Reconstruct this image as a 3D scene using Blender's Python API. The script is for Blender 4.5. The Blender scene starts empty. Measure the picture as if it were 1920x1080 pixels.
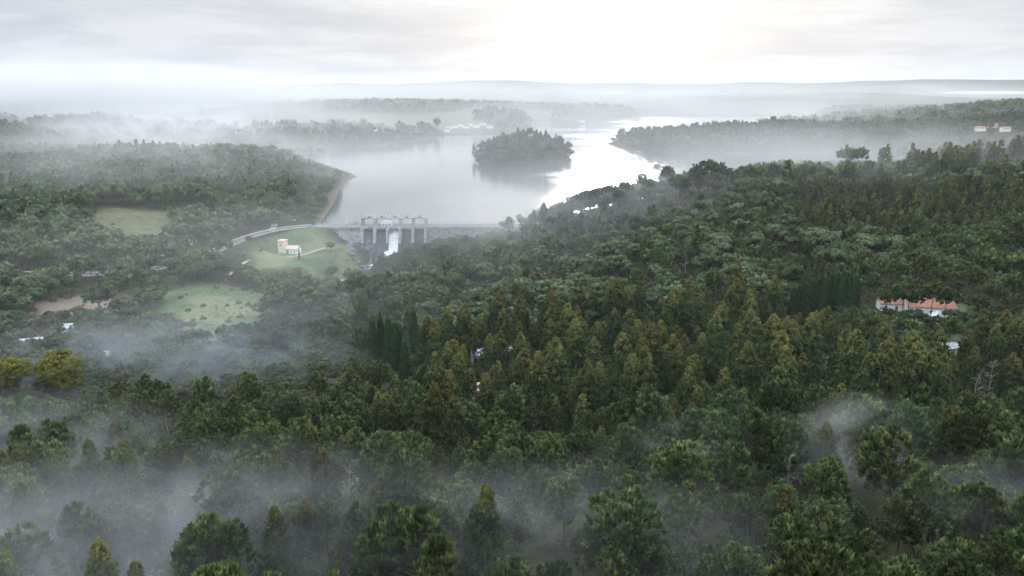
import bpy, bmesh, math, random
import numpy as np
from mathutils import Vector
R = math.radians
rng = np.random.default_rng(7)
random.seed(7)
sc = bpy.context.scene

# ------------------------------------------------------------------ camera
CAMZ, PITCH, FPX = 110.0, R(14.0), 1507.0
cam_d = bpy.data.cameras.new('camera'); cam = bpy.data.objects.new('camera', cam_d)
sc.collection.objects.link(cam)
cam.location = (0, 0, CAMZ); cam.rotation_euler = (R(90) - PITCH, 0, 0)
cam_d.sensor_width = 36.0; cam_d.lens = 36.0 * FPX / 1920.0
cam_d.clip_start = 1.0; cam_d.clip_end = 60000.0
sc.camera = cam

# ------------------------------------------------------------------ exposure, sampling
sc.view_settings.view_transform = 'Standard'; sc.view_settings.look = 'None'
sc.view_settings.exposure = 0.14; sc.view_settings.gamma = 1.0
sc.render.engine = 'CYCLES'
cy = sc.cycles
cy.max_bounces = 5; cy.diffuse_bounces = 2; cy.glossy_bounces = 2; cy.transmission_bounces = 2
cy.volume_bounces = 3; cy.transparent_max_bounces = 4
cy.use_denoising = True
cy.use_adaptive_sampling = True; cy.adaptive_threshold = 0.03
cy.volume_max_steps = 64
cy.caustics_reflective = False; cy.caustics_refractive = False

# ------------------------------------------------------------------ sky and sun
SUN_AZ, SUN_EL = R(7.5), R(13.0)            # azimuth to the right of the view, elevation
SUN_DIR = Vector((math.sin(SUN_AZ) * math.cos(SUN_EL), math.cos(SUN_AZ) * math.cos(SUN_EL), math.sin(SUN_EL)))
world = bpy.data.worlds.new('World'); sc.world = world; world.use_nodes = True

class NT:
    """small helper to write node trees"""
    def __init__(s, tree): s.t = tree; tree.nodes.clear()
    def n(s, kind, **kw):
        nd = s.t.nodes.new(kind)
        for k, v in kw.items():
            if k.startswith('i_'):
                key = k[2:]; key = int(key) if key.isdigit() else key.replace('_', ' ')
                s.set(nd.inputs[key], v)
            else: setattr(nd, k, v)
        return nd
    def set(s, sock, v):
        if hasattr(v, 'is_output') or isinstance(v, bpy.types.NodeSocket): s.t.links.new(v, sock)
        else:
            if isinstance(v, tuple) and sock.type == 'RGBA' and len(v) == 3: v = v + (1,)
            sock.default_value = v
    def math(s, op, a, b=None, c=None, clamp=False):
        nd = s.n('ShaderNodeMath', operation=op, use_clamp=clamp)
        s.set(nd.inputs[0], a)
        if b is not None: s.set(nd.inputs[1], b)
        if c is not None: s.set(nd.inputs[2], c)
        return nd.outputs[0]
    def mix(s, f, a, b, blend='MIX'):
        nd = s.n('ShaderNodeMix', data_type='RGBA', blend_type=blend)
        s.set(nd.inputs[0], f); s.set(nd.inputs[6], a); s.set(nd.inputs[7], b)
        return nd.outputs[2]
    def mr(s, v, a, b, c=0.0, d=1.0, smooth=True):
        nd = s.n('ShaderNodeMapRange', interpolation_type='SMOOTHSTEP' if smooth else 'LINEAR')
        for i, q in enumerate((v, a, b, c, d)): s.set(nd.inputs[i], q)
        return nd.outputs[0]
    def noise(s, vec, scale, detail=4.0, rough=0.55, dist=0.0):
        nd = s.n('ShaderNodeTexNoise'); s.set(nd.inputs['Vector'], vec)
        nd.inputs['Scale'].default_value = scale; nd.inputs['Detail'].default_value = detail
        nd.inputs['Roughness'].default_value = rough; nd.inputs['Distortion'].default_value = dist
        return nd.outputs[0]
    def link(s, a, b): s.t.links.new(a, b)

w = NT(world.node_tree)
sky = w.n('ShaderNodeTexSky', sky_type='NISHITA', sun_disc=False, sun_elevation=SUN_EL, sun_rotation=SUN_AZ)
sky.altitude = 100; sky.air_density = 1.2; sky.dust_density = 3.0
tc = w.n('ShaderNodeTexCoord')
sep = w.n('ShaderNodeSeparateXYZ'); w.link(tc.outputs['Generated'], sep.inputs[0])
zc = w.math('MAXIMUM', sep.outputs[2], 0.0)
inv = w.math('DIVIDE', 1.0, w.math('ADD', zc, 0.10))
cmb = w.n('ShaderNodeCombineXYZ')                       # the flat cloud deck seen in perspective
w.set(cmb.inputs[0], w.math('MULTIPLY', sep.outputs[0], inv)); w.set(cmb.inputs[1], w.math('MULTIPLY', sep.outputs[1], inv))
w.set(cmb.inputs[2], w.math('MULTIPLY', zc, 3.0))
n1 = w.noise(cmb.outputs[0], 0.42, 6.0, 0.55, 0.4)
n2 = w.noise(cmb.outputs[0], 1.3, 5.0, 0.6, 0.3)
cl = w.mr(w.math('ADD', w.math('MULTIPLY', n1, 0.7), w.math('MULTIPLY', n2, 0.3)), 0.43, 0.60)
cloud = w.mix(cl, (0.49, 0.55, 0.635), (0.66, 0.70, 0.755))
dotn = w.n('ShaderNodeVectorMath', operation='DOT_PRODUCT'); w.link(tc.outputs['Generated'], dotn.inputs[0])
dotn.inputs[1].default_value = SUN_DIR
dt = w.math('MAXIMUM', dotn.outputs['Value'], 0.0)
g1 = w.math('MULTIPLY', w.math('POWER', dt, 64.0), w.math('ADD', w.math('MULTIPLY', cl, 0.8), 0.45))
g2 = w.math('MULTIPLY', w.math('POWER', dt, 9.0), 0.04)
glow = w.mix(1.0, (0, 0, 0), (1.0, 0.97, 0.90))
gcol = w.n('ShaderNodeVectorMath', operation='SCALE'); w.link(glow, gcol.inputs[0]); w.set(gcol.inputs[3], w.math('ADD', g1, g2))
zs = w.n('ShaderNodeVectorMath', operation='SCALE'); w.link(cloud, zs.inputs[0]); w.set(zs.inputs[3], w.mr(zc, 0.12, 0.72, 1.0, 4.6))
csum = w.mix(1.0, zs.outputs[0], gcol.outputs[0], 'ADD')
skys = w.n('ShaderNodeVectorMath', operation='SCALE'); w.link(sky.outputs[0], skys.inputs[0]); skys.inputs[3].default_value = 0.10
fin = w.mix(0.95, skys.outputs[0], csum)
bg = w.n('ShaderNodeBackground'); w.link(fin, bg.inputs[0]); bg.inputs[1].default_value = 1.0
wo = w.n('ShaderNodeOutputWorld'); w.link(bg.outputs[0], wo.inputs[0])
world.cycles.sampling_method = 'MANUAL'; world.cycles.sample_map_resolution = 512

sun_d = bpy.data.lights.new('sun', 'SUN'); sun = bpy.data.objects.new('sun', sun_d); sc.collection.objects.link(sun)
sun_d.energy = 3.0; sun_d.angle = R(10); sun_d.color = (1.0, 0.97, 0.92)
sun.rotation_euler = SUN_DIR.to_track_quat('Z', 'Y').to_euler(); sun.location = SUN_DIR * 500

# ------------------------------------------------------------------ projection helpers
CP, SP = math.cos(PITCH), math.sin(PITCH)
def ray(px, py):
    u, v = (px - 960) / FPX, (540 - py) / FPX
    return np.array((u, CP + v * SP, -SP + v * CP))
def at(px, py, z):                              # the point at height z seen at a pixel of the photograph
    d = ray(px, py); t = (z - CAMZ) / d[2]
    return d[0] * t, d[1] * t
def to_px(x, y, z):
    dep = y * CP + (CAMZ - z) * SP
    return 960 + FPX * x / dep, 540 - FPX * (y * SP - (CAMZ - z) * CP) / dep, dep
def col_x(px, Y, z):                            # world x of an image column at distance Y
    return (px - 960) / FPX * (Y * CP + (CAMZ - z) * SP)

# ------------------------------------------------------------------ terrain heights
def vnoise(x, y, seed=0):
    xi, yi = np.floor(x).astype(np.int64), np.floor(y).astype(np.int64)
    fx, fy = x - xi, y - yi; fx = fx * fx * (3 - 2 * fx); fy = fy * fy * (3 - 2 * fy)
    def h(a, b):
        n = (a * 374761393 + b * 668265263 + seed * 1442695041) & 0xffffffff
        n = ((n ^ (n >> 13)) * 1274126177) & 0xffffffff
        return ((n ^ (n >> 16)) & 0xffff) / 65535.0
    return (h(xi, yi) * (1 - fx) + h(xi + 1, yi) * fx) * (1 - fy) + (h(xi, yi + 1) * (1 - fx) + h(xi + 1, yi + 1) * fx) * fy
def fnoise(x, y, s, o=3, seed=0):
    return sum(vnoise(x / s * 2 ** k, y / s * 2 ** k, seed + k) * 0.5 ** k for k in range(o)) / sum(0.5 ** k for k in range(o)) - 0.5

CTRL = []
def row(Y, *pz): CTRL.extend((p, Y, z) for p, z in pz)
row(25, (-600, 46), (960, 48), (2500, 48)); row(55, (-600, 40), (500, 42), (1400, 44), (2500, 44))
row(95, (-600, 30), (0, 33), (500, 35), (960, 37), (1400, 38), (1920, 40), (2500, 42))
row(150, (-600, 18), (0, 21), (500, 24), (960, 29), (1400, 32), (1920, 33), (2500, 35))
row(220, (-600, 4), (0, 5), (400, 7), (800, 13), (1200, 14), (1600, 19), (2000, 22), (2500, 26))
row(300, (-600, -2), (0, -4), (400, -7), (740, 0), (960, 4), (1200, 9), (1700, 24), (2000, 26), (2500, 30))
row(380, (-600, -4), (0, -8), (400, -10), (700, -9), (960, -2), (1200, 9), (1500, 20), (1900, 32), (2500, 36))
row(460, (-600, -2), (0, -6), (380, -10), (700, -15), (900, -9), (1100, 7), (1300, 22), (1500, 31), (1900, 42), (2500, 46))
row(540, (-600, 6), (0, -3), (300, -5), (400, -4), (540, -10), (700, -22), (850, -12), (960, 3), (1100, 24), (1300, 38), (1500, 41), (1900, 48), (2500, 50))
row(600, (-600, 12), (0, 2), (200, 1), (400, 2), (480, 2.6), (560, -8), (700, -24), (800, -20), (900, -6), (1000, 6), (1100, 21), (1300, 33), (1500, 40), (1900, 49), (2500, 50))
row(640, (-600, 16), (100, 5), (300, 4), (400, 4), (500, 2.6), (590, 1.5), (1020, 4), (1100, 13), (1300, 26), (1500, 36), (1900, 45), (2500, 48))
row(720, (-600, 24), (-200, 22), (0, 15), (200, 6), (400, 8), (540, 8), (590, 3), (1100, 3), (1300, 6), (1500, 18), (1900, 34), (2500, 36))
row(850, (-600, 30), (-200, 30), (0, 26), (200, 22), (400, 24), (560, 14), (620, 3), (1500, 3), (1900, 8), (2500, 12))
row(950, (-600, 30), (0, 30), (250, 31), (500, 30), (600, 12), (655, 3)); row(1060, (-400, 20), (0, 18), (300, 18), (500, 14))
row(1300, (-600, 8), (0, 7), (300, 6), (500, 3)); row(1420, (1160, 3), (1250, 14), (1400, 22), (1700, 22), (2000, 24), (2500, 30))
row(1540, (1200, 8), (1300, 24), (1450, 32), (1700, 30), (2000, 40), (2500, 50)); row(1700, (1300, 6), (1500, 14), (1700, 20), (1900, 36), (2500, 50))
row(2000, (-600, 14), (0, 12), (400, 10), (600, 6), (900, 3), (1500, 3), (1700, 26), (1850, 52), (2100, 66), (2600, 70))
row(2600, (-600, 40), (0, 40), (300, 34), (600, 38), (700, 46), (850, 47), (1000, 36), (1150, 22), (1300, 8), (1500, 6), (1800, 30), (2500, 50))
row(3400, (-600, 26), (0, 26), (600, 30), (1000, 26), (1400, 14), (1800, 22), (2500, 34))
row(4600, (-600, 44), (0, 44), (600, 50), (1100, 44), (1300, 62), (1600, 84), (1750, 66), (2500, 80))
row(5600, (-600, 60), (600, 66), (1200, 58), (1900, 50), (2500, 60))
row(7000, (-600, 180), (0, 170), (500, 130), (640, 168), (720, 140), (860, 174), (1000, 160), (1200, 150), (1400, 168), (1600, 150), (1750, 178), (1920, 200), (2500, 210))
row(10000, (-600, 90), (960, 90), (2500, 90)); row(24000, (-600, 0), (960, 0), (2500, 0))
CT = np.array([(col_x(p, Y, z), Y, z) for p, Y, z in CTRL])
def warp(x, y):
    y = np.maximum(y, 8.0)
    return np.stack([x / (y + 45) * 2.6, np.log(y + 45) * 2.2], -1)
CW = warp(CT[:, 0], CT[:, 1])
_d = np.linalg.norm(CW[:, None] - CW[None], axis=2)
_A = np.zeros((len(CT) + 3, len(CT) + 3)); _A[:len(CT), :len(CT)] = _d + np.eye(len(CT)) * -0.004
_A[:len(CT), len(CT)] = 1; _A[:len(CT), len(CT) + 1:] = CW; _A[len(CT), :len(CT)] = 1; _A[len(CT) + 1:, :len(CT)] = CW.T
_W = np.linalg.solve(_A, np.concatenate([CT[:, 2], np.zeros(3)]))
def base_h(x, y):
    x = np.asarray(x, float).ravel(); y = np.asarray(y, float).ravel(); out = np.empty(len(x))
    for i in range(0, len(x), 20000):
        p = warp(x[i:i + 20000], y[i:i + 20000])
        d = np.linalg.norm(p[:, None] - CW[None], axis=2)
        out[i:i + 20000] = d @ _W[:len(CT)] + _W[len(CT)] + p @ _W[len(CT) + 1:]
    return out

LAKE_PX = [(596, 421), (1012, 421), (1080, 402), (1250, 388), (1420, 362), (1480, 325), (1700, 303), (1900, 300), (2300, 300), (2300, 289), (1900, 288), (1700, 287),
           (1560, 286), (1400, 290), (1300, 289), (1180, 283), (1138, 270), (1165, 260), (1300, 249), (1500, 240), (1560, 224), (1500, 213), (1400, 211),
           (1300, 211), (1235, 214), (1170, 222), (1110, 229), (1108, 233), (1060, 236), (1005, 238), (1000, 246), (960, 249), (900, 251), (815, 256), (740, 270), (640, 277), (550, 283),
           (500, 290), (590, 303), (652, 322), (669, 331), (650, 340), (634, 358), (622, 385)]
LAKE = np.array([at(px, py, 0) for px, py in LAKE_PX])
ICX, ICY = at(981, 300, 0); IRX, IRY = 77.0, 70.0        # the island
def seg_dist(x, y, P, closed=True):
    best = np.full(x.shape, 1e9); m = len(P)
    for i in range(m if closed else m - 1):
        a, b = P[i], P[(i + 1) % m]; ab = b - a
        t = np.clip(((x - a[0]) * ab[0] + (y - a[1]) * ab[1]) / (ab @ ab + 1e-9), 0, 1)
        best = np.minimum(best, np.hypot(x - a[0] - t * ab[0], y - a[1] - t * ab[1]))
    return best
def inside(x, y, P):
    c = np.zeros(x.shape, bool); m = len(P)
    for i in range(m):
        (x1, y1), (x2, y2) = P[i], P[(i + 1) % m]
        if y1 == y2: continue
        k = ((y1 > y) != (y2 > y)) & (x < (x2 - x1) * (y - y1) / (y2 - y1) + x1); c ^= k
    return c
def lake_sd(x, y):                                # negative inside the lake
    d = seg_dist(x, y, LAKE); return np.where(inside(x, y, LAKE), -d, d)
ROAD = np.array([(-420, 505), (-300, 484), (-240, 492), (-216, 520), (-207, 545), (-200, 580), (-189, 606), (-174, 623), (-158, 630.5), (-150, 630.5)], float)
ROAD_Z = np.array([-1, -3, -4, -3, -1, 1.2, 2.6, 3.2, 3.3, 3.3], float)
TRACK = np.array([at(610, 470, -11), at(560, 488, -12), at(520, 484, -11), at(475, 494, -10), at(430, 520, -9)])
def poly_z(x, y, P, Z):
    best = np.full(x.shape, 1e9); z = np.zeros(x.shape)
    for i in range(len(P) - 1):
        a, b = P[i], P[i + 1]; ab = b - a
        t = np.clip(((x - a[0]) * ab[0] + (y - a[1]) * ab[1]) / (ab @ ab), 0, 1)
        d = np.hypot(x - a[0] - t * ab[0], y - a[1] - t * ab[1]); k = d < best
        best = np.where(k, d, best); z = np.where(k, Z[i] + t * (Z[i + 1] - Z[i]), z)
    return best, z
SPOTS = []                                         # places already taken: x, y, r
PADS = []                                          # level ground under the houses: x, y, z, radius
DAMY = 630.0
def sstep(a, b, v):
    t = np.clip((v - a) / (b - a), 0, 1); return t * t * (3 - 2 * t)
RIVER = np.array([at(735, 492, -23), at(700, 502, -23.5), at(655, 520, -24), at(640, 545, -24), (-110, 440)], float)
def ground(x, y):
    sh = np.shape(x); x = np.asarray(x, float).ravel(); y = np.asarray(y, float).ravel()
    h = base_h(x, y)
    h = h + fnoise(x, y, 90, 3, 3) * 5 * sstep(60, 300, y) * (1 - sstep(560, 620, y) * (1 - sstep(640, 700, y))) + fnoise(x, y, 700, 3, 9) * 26 * sstep(1800, 4000, y) + fnoise(x, y, 1900, 4, 14) * 90 * sstep(5200, 7000, y)
    far = y > 560
    if far.any():
        s = lake_sd(x[far], y[far]); hh = h[far]
        w_ = 10 + (y[far] - 560) * 0.012
        hh = np.where(s > 0, np.maximum(hh, 0.5 + np.minimum(s, 60) * 0.12), hh)
        hh = 0.4 + (hh - 0.4) * sstep(0, w_ * 2.2, s)
        hh = np.where(s < 0, np.maximum(s * 0.35, -7.0) + 0.4, hh)
        k = y[far] < 640                                # below the dam nothing of the lake
        hh = np.where(k, h[far], hh)
        r = np.sqrt(((x[far] - ICX) / IRX) ** 2 + ((y[far] - ICY) / IRY) ** 2)
        tilt = 1 + 0.25 * (x[far] - ICX) / IRX
        hh = np.maximum(hh, np.where(r < 1.15, 26 * tilt * (1 - r ** 2.2), -9))
        h[far] = hh
    near = (y < 660) & (y > 300)
    d, z = poly_z(x[near], y[near], ROAD, ROAD_Z); k = sstep(4.5, 22, d); h[near] = (z - 0.25) * (1 - k) + h[near] * k
    d, z = poly_z(x[near], y[near], RIVER, np.array([-25.5, -25.5, -25.5, -26, -26.0])); k = sstep(7, 24, d); h[near] = z * (1 - k) + h[near] * k
    for X, Y, Z, rad in PADS:
        k = sstep(rad, rad * 1.8, np.hypot(x - X, y - Y)); h = Z * (1 - k) + h * k
    return h.reshape(sh)
def g1(x, y): return float(ground(np.array([x]), np.array([y]))[0])
def drop(px, py, h):
    """base point of something h tall whose top is seen at this pixel"""
    d = ray(px, py); t = np.concatenate([np.arange(40, 400, 1.0), np.arange(400, 3000, 4.0)])
    gx = d[0] * t; gy = d[1] * t; gz = CAMZ + d[2] * t
    k = np.nonzero(gz - h <= ground(gx, gy))[0]
    i = k[0] if len(k) else len(t) - 1
    return float(gx[i]), float(gy[i]), g1(gx[i], gy[i])

# ------------------------------------------------------------------ scene graph helpers
COL = sc.collection
def link(o): COL.objects.link(o); return o
def props(o, label=None, cat=None, group=None, kind=None):
    if label: o['label'] = label
    if cat: o['category'] = cat
    if group: o['group'] = group
    if kind: o['kind'] = kind
    return o
def empty(name, loc, label, cat, rz=0.0, group=None, scale=1.0):
    o = bpy.data.objects.new(name, None); link(o); o.location = loc; o.rotation_euler = (0, 0, rz); o.scale = (scale,) * 3
    o.empty_display_size = 0.5
    return props(o, label, cat, group)
def mesh_obj(name, me, parent=None):
    o = bpy.data.objects.new(name, me); link(o)
    if parent: o.parent = parent
    return o
class MB:
    """collects boxes, prisms and tubes into one mesh"""
    def __init__(s): s.v = []; s.f = []
    def box(s, x0, x1, y0, y1, z0, z1, taper=None):
        b = len(s.v); s.v += [(x0, y0, z0), (x1, y0, z0), (x1, y1, z0), (x0, y1, z0), (x0, y0, z1), (x1, y0, z1), (x1, y1, z1), (x0, y1, z1)]
        s.f += [(b, b + 3, b + 2, b + 1), (b + 4, b + 5, b + 6, b + 7), (b, b + 1, b + 5, b + 4), (b + 1, b + 2, b + 6, b + 5), (b + 2, b + 3, b + 7, b + 6), (b + 3, b, b + 4, b + 7)]
        return s
    def prism(s, prof, x0, x1, ax=0):
        """profile in (y,z) swept along x (ax 0) or profile in (x,z) swept along y (ax 1)"""
        b = len(s.v); n = len(prof)
        for q in (x0, x1):
            for a, z in prof: s.v.append((q, a, z) if ax == 0 else (a, q, z))
        s.f.append(tuple(b + i for i in range(n))); s.f.append(tuple(b + n + i for i in reversed(range(n))))
        for i in range(n): s.f.append((b + i, b + n + i, b + n + (i + 1) % n, b + (i + 1) % n))
        return s
    def tube(s, p, q, r0, r1=None, n=6):
        r1 = r0 if r1 is None else r1; p = Vector(p); q = Vector(q); d = (q - p).normalized()
        a = d.orthogonal().normalized(); c = d.cross(a); b = len(s.v)
        for o, r in ((p, r0), (q, r1)):
            for k in range(n):
                t = 2 * math.pi * k / n; s.v.append(tuple(o + (a * math.cos(t) + c * math.sin(t)) * r))
        for k in range(n): s.f.append((b + k, b + (k + 1) % n, b + n + (k + 1) % n, b + n + k))
        s.f.append(tuple(b + n + k for k in range(n))); s.f.append(tuple(b + k for k in reversed(range(n))))
        return s
    def build(s, name, mat, parent=None, smooth=False):
        me = bpy.data.meshes.new(name); me.from_pydata(s.v, [], s.f)
        bm = bmesh.new(); bm.from_mesh(me); bmesh.ops.recalc_face_normals(bm, faces=bm.faces); bm.to_mesh(me); bm.free()
        me.materials.append(mat)
        if smooth: me.polygons.foreach_set('use_smooth', [True] * len(me.polygons))
        return mesh_obj(name, me, parent)

# ------------------------------------------------------------------ materials
def mat(name):
    m = bpy.data.materials.new(name); m.use_nodes = True; return m, NT(m.node_tree)
def surf(name, c0, c1, scale=1.0, rough=0.85, bump=0.0, c2=None, scale2=8.0, spec=0.3):
    m, t = mat(name); tcn = t.n('ShaderNodeTexCoord').outputs['Object']
    n = t.noise(tcn, scale, 5.0, 0.6); col = t.mix(t.mr(n, 0.35, 0.65), c0, c1)
    if c2:
        col = t.mix(t.mr(t.noise(tcn, scale2, 3.0, 0.6), 0.52, 0.66), col, c2)
    p = t.n('ShaderNodeBsdfPrincipled', i_Roughness=rough); t.set(p.inputs['Base Color'], col); p.inputs['Specular IOR Level'].default_value = spec
    if bump:
        b = t.n('ShaderNodeBump', i_Strength=1.0, i_Distance=bump); t.link(n, b.inputs['Height']); t.link(b.outputs[0], p.inputs['Normal'])
    o = t.n('ShaderNodeOutputMaterial'); t.link(p.outputs[0], o.inputs[0]); return m

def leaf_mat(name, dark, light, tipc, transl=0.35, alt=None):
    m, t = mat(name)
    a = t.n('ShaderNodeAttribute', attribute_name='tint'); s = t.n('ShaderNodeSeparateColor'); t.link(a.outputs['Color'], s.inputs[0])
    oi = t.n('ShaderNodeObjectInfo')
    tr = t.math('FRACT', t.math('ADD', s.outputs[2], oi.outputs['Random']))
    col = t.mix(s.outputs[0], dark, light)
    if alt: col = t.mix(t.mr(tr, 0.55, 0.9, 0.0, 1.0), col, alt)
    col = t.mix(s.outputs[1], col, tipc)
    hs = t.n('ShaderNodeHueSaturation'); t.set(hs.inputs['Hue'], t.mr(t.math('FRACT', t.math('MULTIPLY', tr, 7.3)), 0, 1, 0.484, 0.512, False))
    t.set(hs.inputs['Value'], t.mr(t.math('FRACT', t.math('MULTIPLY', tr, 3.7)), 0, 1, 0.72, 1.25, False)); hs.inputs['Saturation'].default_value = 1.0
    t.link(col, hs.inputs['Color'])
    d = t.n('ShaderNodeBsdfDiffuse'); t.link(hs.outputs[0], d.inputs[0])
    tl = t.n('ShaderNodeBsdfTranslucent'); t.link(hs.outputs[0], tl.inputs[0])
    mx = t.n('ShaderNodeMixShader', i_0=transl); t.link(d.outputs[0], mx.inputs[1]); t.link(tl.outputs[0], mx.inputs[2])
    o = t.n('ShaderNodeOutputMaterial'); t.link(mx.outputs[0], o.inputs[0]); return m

M = {}
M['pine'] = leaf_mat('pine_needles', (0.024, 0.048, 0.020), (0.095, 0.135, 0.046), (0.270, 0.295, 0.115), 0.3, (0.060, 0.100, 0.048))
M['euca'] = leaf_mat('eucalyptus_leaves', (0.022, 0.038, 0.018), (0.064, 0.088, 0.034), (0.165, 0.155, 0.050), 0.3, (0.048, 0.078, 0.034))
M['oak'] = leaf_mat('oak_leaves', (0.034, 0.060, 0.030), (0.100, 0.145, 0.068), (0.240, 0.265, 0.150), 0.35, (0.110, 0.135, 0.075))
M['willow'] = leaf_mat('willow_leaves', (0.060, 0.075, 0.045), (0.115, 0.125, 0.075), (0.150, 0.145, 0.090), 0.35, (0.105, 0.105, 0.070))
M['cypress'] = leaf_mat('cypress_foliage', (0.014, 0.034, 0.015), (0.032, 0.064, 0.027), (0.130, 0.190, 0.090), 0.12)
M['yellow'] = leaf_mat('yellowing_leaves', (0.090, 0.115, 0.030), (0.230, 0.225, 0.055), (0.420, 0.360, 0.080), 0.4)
M['young'] = leaf_mat('young_leaves', (0.050, 0.085, 0.040), (0.100, 0.140, 0.060), (0.150, 0.170, 0.080), 0.35, (0.045, 0.085, 0.060))
M['weeds'] = leaf_mat('field_weeds', (0.075, 0.105, 0.045), (0.110, 0.145, 0.065), (0.140, 0.150, 0.085), 0.3)
M['bark'] = surf('pine_bark', (0.050, 0.036, 0.028), (0.105, 0.075, 0.058), 3.0, 0.95)
M['bark_pale'] = surf('eucalyptus_bark', (0.16, 0.14, 0.115), (0.28, 0.25, 0.21), 2.0, 0.9, c2=(0.10, 0.075, 0.055), scale2=1.2)

# ------------------------------------------------------------------ tree shapes (numpy)
def unit(n, r):
    v = r.normal(size=(n, 3)); return v / np.linalg.norm(v, axis=1, keepdims=True)
def tris_at(c, nrm, size, r, stretch=1.0, along=None):
    """one triangle at every centre c, facing nrm; long axis 'along' if given"""
    n = len(c); a = np.cross(nrm, unit(n, r)) if along is None else along
    a /= np.linalg.norm(a, axis=1, keepdims=True) + 1e-9
    b = np.cross(nrm, a); b /= np.linalg.norm(b, axis=1, keepdims=True) + 1e-9
    s = (size * (0.7 + 0.6 * r.random(n)))[:, None]
    p0 = c + a * s * stretch; p1 = c - a * s * 0.5 * stretch + b * s * 0.62; p2 = c - a * s * 0.5 * stretch - b * s * 0.62
    return np.stack([p0, p1, p2], 1)
def crown_mesh(kind, seed, lod):
    """returns tris (n,3,3), tint (n,3) for a tree 1.0 = its real size in metres"""
    r = np.random.default_rng(seed); T = []; C = []; N = []
    def add(c, nrm, size, rnd, tip, bn=None, needles=False, **k):
        n = len(c)
        if bn is not None and not needles:
            nrm = bn / (np.linalg.norm(bn, axis=1, keepdims=True) + 1e-9) + unit(n, r) * 0.65; nrm /= np.linalg.norm(nrm, axis=1, keepdims=True) + 1e-9
        T.append(tris_at(c, nrm, size, r, **k)); N.append(nrm)
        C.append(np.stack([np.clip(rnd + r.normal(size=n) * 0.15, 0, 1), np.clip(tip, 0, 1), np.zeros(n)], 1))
    if kind in ('pine', 'umbrella'):
        H = 17.0 if kind == 'pine' else 21.0
        nc = (300, 110, 48, 16)[lod]; per = (13, 9, 7, 5)[lod]; ts = (0.50, 0.85, 1.45, 2.6)[lod]
        if kind == 'pine': cz, rx, rz = H - 6.6, 4.6, 6.6
        else: cz, rx, rz = H - 5.2, 4.4, 5.2; nc = int(nc * 0.8)
        # lobes: a few bulges so the outline is uneven
        nl = 11; lo = unit(nl, r); lo[:, 2] = lo[:, 2] * (0.85 if kind == 'pine' else 0.7) + 0.1; lr = 0.42 + 0.18 * r.random(nl)
        k = r.integers(0, nl, nc); d = unit(nc, r); d[:, 2] = np.abs(d[:, 2]) * 1.1 - 0.45
        rad = 0.55 + 0.45 * r.random(nc) ** 0.5
        p = lo[k] * 0.62 + d * (lr[k] * rad)[:, None]
        c = p * np.array([rx, rx, rz]) + np.array([0, 0, cz])
        out = p / (np.linalg.norm(p, axis=1, keepdims=True) + 1e-6)
        upd = out * 0.55 + np.array([0, 0, 0.85]) ; upd /= np.linalg.norm(upd, axis=1, keepdims=True)
        rnd = r.random(nc)
        ci = np.repeat(np.arange(nc), per); m = len(ci)
        along = upd[ci] + unit(m, r) * 0.55; along /= np.linalg.norm(along, axis=1, keepdims=True)
        off = r.random(m)
        cc = c[ci] + along * (ts * 0.55) + unit(m, r) * (ts * 0.30)
        nrm = np.cross(along, unit(m, r)); nrm /= np.linalg.norm(nrm, axis=1, keepdims=True) + 1e-9
        tip = (0.12 + 0.55 * (rnd[ci] > 0.6)) * np.clip(off * 1.2 - 0.2, 0, 1)
        add(cc, nrm, np.full(m, ts), rnd[ci], tip, bn=along * 0.7 + out[ci] * 0.7, stretch=1.25, along=along)
    elif kind in ('euca', 'eucaflame'):
        H = 22.0; h0 = H * 0.22
        nc = (200, 80, 36, 14)[lod]; per = (15, 10, 8, 5)[lod]; ts = (0.42, 0.75, 1.3, 2.3)[lod]
        u = r.random(nc) ** 0.85; z = h0 + (H - h0) * u * 0.98
        env = 4.7 * np.clip(1 - u, 0, 1) ** 0.62 * np.clip(u * 4 + 0.45, 0, 1) * (0.72 + 0.42 * r.random(nc)) + 0.05
        th = r.random(nc) * 2 * np.pi + u * 9; rr = env * (0.35 + 0.65 * r.random(nc) ** 0.5)
        lean = r.normal(size=2) * 0.5
        c = np.stack([rr * np.cos(th) + lean[0] * u * u, rr * np.sin(th) + lean[1] * u * u, z], 1)
        rnd = r.random(nc); ci = np.repeat(np.arange(nc), per); m = len(ci)
        cs = 0.28 + 0.85 * np.sqrt(1 - u)
        e = unit(m, r) * (r.random(m) ** 0.5)[:, None] * np.array([1, 1, 0.95]) * cs[ci][:, None]
        outw = np.stack([np.cos(th), np.sin(th), np.full(nc, 0.45)], 1)[ci]
        nrm = outw + unit(m, r) * 0.9; nrm /= np.linalg.norm(nrm, axis=1, keepdims=True)
        along = np.stack([r.normal(size=m) * 0.4, r.normal(size=m) * 0.4, np.full(m, -1.0)], 1)
        along = along - nrm * np.sum(along * nrm, 1)[:, None]; 
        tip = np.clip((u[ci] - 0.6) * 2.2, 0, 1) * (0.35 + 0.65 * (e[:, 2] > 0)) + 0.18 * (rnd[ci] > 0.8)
        add(c[ci] + e, nrm, np.full(m, ts), rnd[ci], tip, bn=outw * 0.7 + e / cs[ci][:, None] * 0.8 + np.array([0, 0, 0.15]), stretch=1.1, along=along)
    elif kind in ('oak', 'willow', 'yellow', 'flat'):
        H = {'oak': 13.0, 'willow': 9.5, 'yellow': 19.0, 'flat': 15.0}[kind]; Rr = {'oak': 5.2, 'willow': 5.0, 'yellow': 5.6, 'flat': 5.6}[kind]
        nc = (190, 80, 36, 15)[lod]; per = (18, 11, 8, 5)[lod]; ts = (0.42, 0.80, 1.5, 2.8)[lod]
        if kind == 'yellow' and lod == 0: nc, ts = 300, 0.42
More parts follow.
